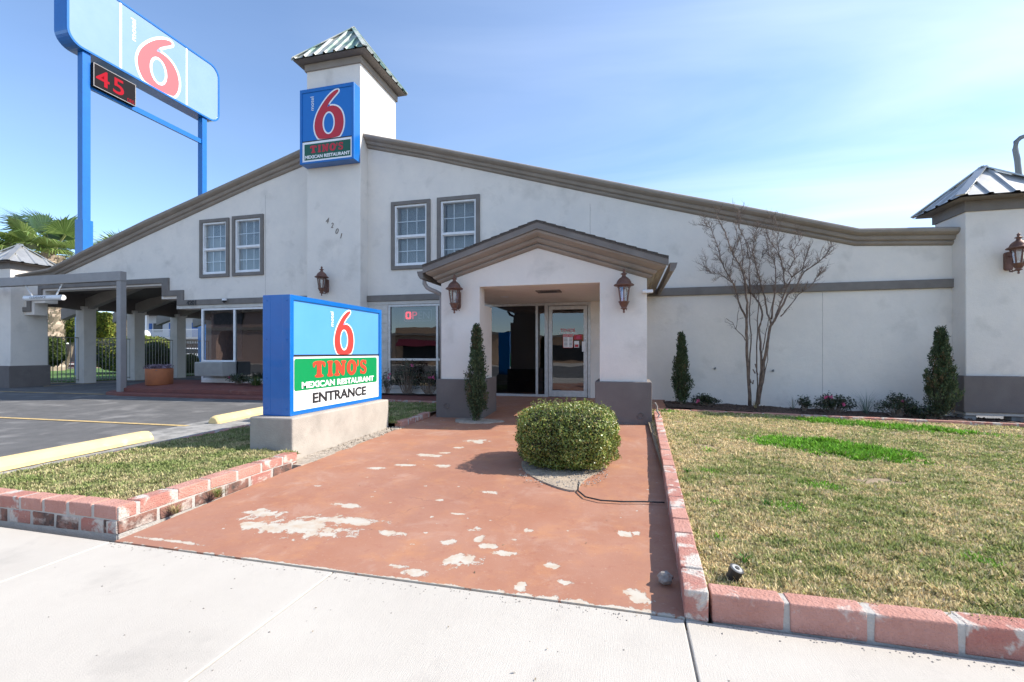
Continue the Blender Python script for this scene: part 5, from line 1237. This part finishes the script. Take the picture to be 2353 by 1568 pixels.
def palm(label, base, h, r, nf, fl, seed=3):
    rr = random.Random(seed); t = thing('fan_palm', label, 'palm', base, 'fan palms beyond the drive-through'); b = MB(); A = []
    x, y, z = base; n = 30; prof = [(r*(1+.12*math.sin(i*2.3))*(1.15 if i < 3 else 1), h*i/n) for i in range(n+1)]; b.lathe(prof, base, 16)
    for i in range(1100):   # old leaf boots
        a = rr.uniform(0, 6.28); zz = rr.uniform(.02, 1)*h; p = Vector((x+r*math.cos(a), y+r*math.sin(a), z+zz)); o = Vector((math.cos(a), math.sin(a), 1.6)).normalized()
        s = Vector((-math.sin(a), math.cos(a), 0))*.05; b.add([p-s, p+s, p+s*.5+o*.22, p-s*.5+o*.22], [(0, 1, 2, 3)])
    b.build('trunk', M['palm_trunk'], t)
    V = []; K = []; st = MB(); top = Vector((x, y, z+h))
    for k in range(nf):
        a = rr.uniform(0, 6.28); el = rr.uniform(-.35, 1.3); d = Vector((math.cos(a)*math.cos(el), math.sin(a)*math.cos(el), math.sin(el))); L = fl*rr.uniform(.40, .55)
        c = top+d*L*.5+Vector((0, 0, -.05)); c2 = top+d*L+Vector((0, 0, -.12*L)); st.tube([top, c, c2], [.035, .028, .02], 5)
        n = (d.cross(Vector((0, 0, 1)))).normalized(); up = n.cross(d).normalized(); g = rr.uniform(.75, 1.25); dry = el < -.1 and rr.random() < .6
        for j in range(46):
            th = (j/45-.5)*2*R(105); e = (d*math.cos(th)+n*math.sin(th)); l = fl*.48*(1-.25*abs(j/45-.5)*2)*rr.uniform(.9, 1.05)
            w = (d*-math.sin(th)+n*math.cos(th))*l*.024; bend = Vector((0, 0, -1))*l*rr.uniform(.08, .35); mid = c2+e*l*.55+up*.05*l; tip = c2+e*l+bend
            col = np.array((.30, .24, .12) if dry else ((.17, .26, .06) if j % 2 else (.34, .42, .14)))*g*rr.uniform(.8, 1.2)
            V += [c2, mid+w, tip, mid-w]; K += [col]*4
    polysoup('fronds', np.array([tuple(v) for v in V]), 4, np.array(K), M['leaf'], t); st.build('petioles', mat('petiole', (.25, .24, .08), .6), t)
palm('sunlit fan palm with thick shaggy trunk left of the pylon sign post', (-32.05, 18.85, .2), 6.6, .50, 34, 3.7, 3)
palm('second fan palm mostly hidden behind the roof slope', (-33, 23.5, .2), 6.6, .45, 20, 3.8, 9)
YG = [(.16, .20, .035), (.22, .25, .04), (.12, .17, .03), (.28, .27, .05)]; DG = [(.06, .09, .02), (.09, .13, .03), (.045, .07, .018)]
def garden_bush(label, px, py, X, wpx, hpx, n, size, pal, name, group, cat, p=2.8, fuzz=.06, core=.9):
    c = onX(px, py, X); k = (-X*CT*0+(-c.x*ST+c.y*CT))/1045
    return box_bush(label, (c.x, c.y, c.z), wpx*k, wpx*k*.8, hpx*k, n, size, pal, name=name, p=p, core=core, cat=cat, group=group, m='needle', fuzz=fuzz), c
GT = 'ball-clipped garden trees'; GH = 'rounded bushes behind the fence'
trees = [garden_bush('yellow-green ball-clipped tree right of first column', 218, 752, -36, 42, 34, 9000, .09, YG, 'clipped_tree', GT, 'clipped tree', 3.2),
         garden_bush('dark green ball-clipped tree behind the yellow-green one', 262, 756, -37.5, 32, 32, 6000, .09, DG+YG[:1], 'clipped_tree', GT, 'clipped tree'),
         garden_bush('mid green clipped tree beside the palm trunk', 160, 752, -33, 32, 34, 7000, .08, DG+YG[:2], 'clipped_tree', GT, 'clipped tree')]
for t, c in trees:
    b = MB(); b.tube([(c.x-.5, c.y, .2), (c.x, c.y, 1.2), (c.x+.4, c.y, c.z)], [.16, .13, .1], 7); b.tube([(c.x-.2, c.y, 1.0), (c.x-.8, c.y, c.z)], [.1, .07], 6); b.build('trunk', M['bark'], t)
garden_bush('broad mounded hedge bush sunlit on top behind iron fence', 308, 812, -24.0, 88, 41, 14000, .045, YG+DG, 'hedge_bush', GH, 'hedge', 2.4, .05, .93)
garden_bush('dark low mound bush close behind the iron fence', 348, 832, -20.6, 47, 46, 9000, .03, DG, 'hedge_bush', GH, 'hedge', 2.4, .05, .93)
garden_bush('low dark bush behind fence right of third column', 437, 838, -21.5, 20, 25, 3000, .03, DG, 'hedge_bush', GH, 'hedge', 2.4, .05, .93)
garden_bush('shaggy dark shrub at the palm trunk foot', 124, 808, -22.5, 24, 34, 4500, .05, DG, 'hedge_bush', GH, 'hedge', 2., .15, .7)
# board fence far behind the garden
b = MB()
for k in range(70): x = -62+k*.5; b.box(x, x+.47, 34, 34.05, .2, 2.1+random.uniform(-.02, .02))
b.build('board_fence', M['wood'], label='weathered board fence at the back of the garden', cat='fence')
# pool lift
t = thing('pool_lift', 'blue and white pool lift chair on the deck behind fence', 'pool lift', (-36.5, 25.9, .28))
x, y = -36.6, 25.9
b = MB(); b.box(x-.5, x+.1, y-.3, y+.3, .28, .9); b.tube([(x+.1, y, .9), (x+.1, y, 2.0), (x-.1, y, 2.2)], [.12, .14, .12], 10); b.tube([(x-.25, y, .9), (x-.2, y, 1.8)], .06, 8); b.build('mast', M['white'], t, bevel=.03)
b = MB(); b.box(x-1.0, x-.1, y-.35, y+.35, .95, 1.12); b.box(x-.6, x-.45, y-.35, y+.35, 1.1, 1.5); b.build('seat', M['pool_blue'], t, bevel=.04)
# two-storey motel wing in the distance
t = thing('motel_wing', 'distant two storey white motel wing with balcony railings and blue doors', 'building', (-42, 52, 0))
b = MB(); b.box(-75, -28, 52, 60, 0, 7.2); b.build('wall', M['motel_wall'], t)
b = MB(); b.box(-75, -27.5, 50.2, 52, 3.1, 3.4); b.build('balcony_floor', M['cream'], t); b = MB(); b.box(-76, -27, 49.8, 61, 6.6, 6.9); b.build('roof', M['trim'], t)
b = MB()
for k in range(310): x = -75+k*.153; b.box(x, x+.03, 50.25, 50.3, 3.4, 4.45)
b.box(-75, -27.5, 50.24, 50.31, 4.42, 4.5); b.build('railing', M['white'], t)
for k in range(11):
    x = -73+k*4.2
    for z in (.3, 3.4):
        MB().box(x, x+.95, 51.9, 52.02, z, z+2.1).build('door', M['motel_door'], t); b = MB(); b.box(x+1.3, x+2.9, 51.9, 52.02, z+.8, z+2.1); b.build('window', M['black'], t)
for k in range(9): MB().box(-72+k*5.2, -71.7+k*5.2, 50.2, 50.5, 0, 6.6).build('column', M['white'], t)
b = MB(); a = Vector((-47.5, 48.9, 3.4)); c = Vector((-43, 48.9, .2)); b.bar(a, c, 1.2, .25); b.build('stair', M['cream'], t)
b = MB(); b.bar(a+Vector((0, -.6, 1.0)), c+Vector((0, -.6, 1.0)), .07)
for k in range(26): p = a.lerp(c, k/25); b.bar(p+Vector((0, -.6, 0)), p+Vector((0, -.6, 1)), .035)
b.build('stair_rail', M['white'], t)
# globe lamp
t = thing('globe_lamp', 'white globe lamp rising above the mounded hedge', 'lamp', (-30.5, 25.5, .2)); p = onX(334, 769, -30.5)
b = MB(); b.lathe([(.0, -.28), (.16, -.24), (.27, -.08), (.28, .0), (.24, .14), (.13, .25), (0, .28)], p, 18); b.build('globe', M['white'], t, smooth=True)
b = MB(); b.tube([(p.x, p.y, .2), (p.x, p.y, p.z-.25)], .05, 8); b.build('pole', M['grey_steel'], t)
# white parked car seen past the last column
t = thing('parked_car', 'white car parked behind the iron fence, seen past last column', 'car', (-35.5, 31.5, .15))
def car(cx, cy):
    body = [(-2.2, .35), (2.2, .35), (2.25, .75), (1.9, .95), (1.1, 1.02), (.5, 1.5), (-1.0, 1.52), (-1.8, 1.05), (-2.25, .95)]
    b = MB(); b.plate([body], lambda u, v, d: (cx+u, cy-d, v+.1), -.85, .85); b.build('body', M['white'], t, bevel=.08, segs=3)
    b = MB(); b.plate([[(-1.45, 1.06), (.95, 1.06), (.42, 1.42), (-.95, 1.44)]], lambda u, v, d: (cx+u, cy-d, v+.1), .855, .865); b.build('window', M['black'], t)
    for x in (-1.35, 1.4):
        b = MB(); b.tube([(cx+x, cy-.88, .47), (cx+x, cy-.66, .47)], .33, 20, 0); b.tube([(cx+x, cy-.90, .47), (cx+x, cy-.87, .47)], .19, 14, 1); b.build('wheel', [M['black'], M['ac_metal']], t)
car(-35.5, 31.5)
# street light behind right pier and tree tops over the wall
t = thing('street_light', 'curved grey street light arm rising behind right pier roof', 'street light', (9.9, 15.2, 0))
P = [(2344, 430), (2338, 370), (2333, 343), (2335, 326), (2345, 317), (2365, 309), (2420, 300)]; pts = [onY(x, y, 15) for x, y in P]
b = MB(); b.tube([(pts[0].x+.05, 15, 0)]+pts, [.09, .07, .062, .06, .058, .055, .05, .05], 12); b.build('pole', M['grey_steel'], t, smooth=True)
b = MB(); e = pts[-1]; b.box(e.x-.05, e.x+.6, 14.85, 15.15, e.z-.08, e.z+.08); b.build('lamp_head', M['grey_steel'], t, bevel=.03)
def far_tree(label, base, h, seed):
    rr = random.Random(seed); t = thing('bare_tree', label, 'tree', base); b = MB()
    def br(p, d, L, r, k):
        q = p+d*L; b.tube([p, p.lerp(q, .5)+Vector((rr.gauss(0, .05*L), 0, rr.gauss(0, .05*L))), q], [r, r*.8, r*.6], 4, cap=False)
        if k:
            for _ in range(rr.choice((2, 3, 3))): br(q, (d+Vector((rr.gauss(0, .5), rr.gauss(0, .5), rr.gauss(.15, .3)))).normalized(), L*rr.uniform(.6, .85), r*.62, k-1)
    br(Vector(base), Vector((0, 0, 1)), h*.28, .16, 6); b.build('plant_body', M['bark'], t)
far_tree('wispy bare treetop showing above flat right cornice', (13.0, 26.5, 0), 6.5, 4)

# ------------------------------------------------------------------ across the street (seen in the window glass)
t = thing('arcade_building', 'pink arched shop building across the street, mirrored in office window', 'building', (-44, -27, -.1))
b = MB(); b.plate([[(-62, -.1), (-62, 6.6), (-32, 6.6), (-32, -.1), (-45.4, -.1), (-45.4, 2.6)]+[(-46.9+1.5*math.cos(R(a)), 2.6+1.5*math.sin(R(a))) for a in range(10, 180, 10)]+[(-48.4, 2.6), (-48.4, -.1)]], lambda u, v, d: (u, -24-d, v), 0, 12); b.build('wall', M['pink_wall'], t)
b = MB(); b.box(-62.3, -31.7, -24, -23.6, 6.0, 6.9); b.box(-62, -32, -24, -23.85, 3.9, 4.3); b.build('cornice', M['cornice'], t)
b = MB(); b.box(-49, -44.5, -23.98, -23.9, 4.7, 5.9); b.build('shop_sign', M['black'], t)
text_mesh('LA GRAN PLAZA', lambda u, v, d: (-u, -23.58+d, v), 43, 50.5, 6.1, 6.7, 'lettering', M['black'], t)
t = thing('restaurant_building', 'tan fast food building with red awning across the street, mirrored in restaurant window', 'building', (-22, -27, -.1))
b = MB(); b.box(-29, -13, -36, -25, -.1, 3.2); b.box(-25, -18, -25.2, -24.9, 3.2, 4.0); b.build('wall', M['tan_wall'], t)
b = MB(); b.box(-29.2, -12.8, -25.4, -24.7, 3.1, 3.35); b.build('parapet', M['cornice'], t)
b = MB(); b.hexa([(-24.5, -24.9, 1.9), (-19, -24.9, 1.9), (-19, -24.1, 1.9), (-24.5, -24.1, 1.9), (-24.5, -24.9, 2.6), (-19, -24.9, 2.6), (-19, -24.85, 2.6), (-24.5, -24.85, 2.6)]); b.build('awning', M['awning'], t)
b = MB(); b.box(-24, -19.5, -24.95, -24.88, .6, 1.9); b.build('window', M['black'], t)
for i, (x, w_, h) in enumerate(((-6, 9, 3.0), (8, 14, 3.4), (30, 16, 4))):
    t = thing('shop_building', ('low cream shop mirrored in entrance glass', 'tan shop mirrored in the glass door', 'long shop across the street to the right')[i], 'building', (x, -34, -.1))
    b = MB(); b.box(x-w_/2, x+w_/2, -42, -34, -.1, h); b.build('wall', M['tan_wall'], t); b = MB(); b.box(x-w_/2+.5, x+w_/2-.5, -34, -33.95, .2, 2.2); b.build('window', M['black'], t); b = MB(); b.box(x-w_/2-.3, x+w_/2+.3, -42.3, -33.6, h, h+.35); b.build('roof', M['cornice'], t)
MB().box(-80, 80, -60, -22, -.3, -.10).build('far_sidewalk', M['sidewalk'], kind='structure')
b = MB(); A = []
rr = random.Random(2)
for k in range(220): x = -160+k*1.5; A.append([(x, -75, -.2), (x, -75+rr.uniform(-1, 1), 4.6+rr.uniform(0, 1.6)+1.3*math.sin(k*.17)), (x, -80, 4)])
b.loft(A); b.build('far_trees', M['far_foliage'], kind='stuff', label='dark line of trees beyond the street', cat='trees')
t = thing('bollard', 'yellow bollard across the street, mirrored in entrance glass', 'bollard', (-6.6, -3.2, -.14))
b = MB(); b.tube([(-4.9, -4.4, -.14), (-4.9, -4.4, .95)], .09, 14); b.build('post', mat('bollard_yellow', (.75, .50, .02), .6), t)
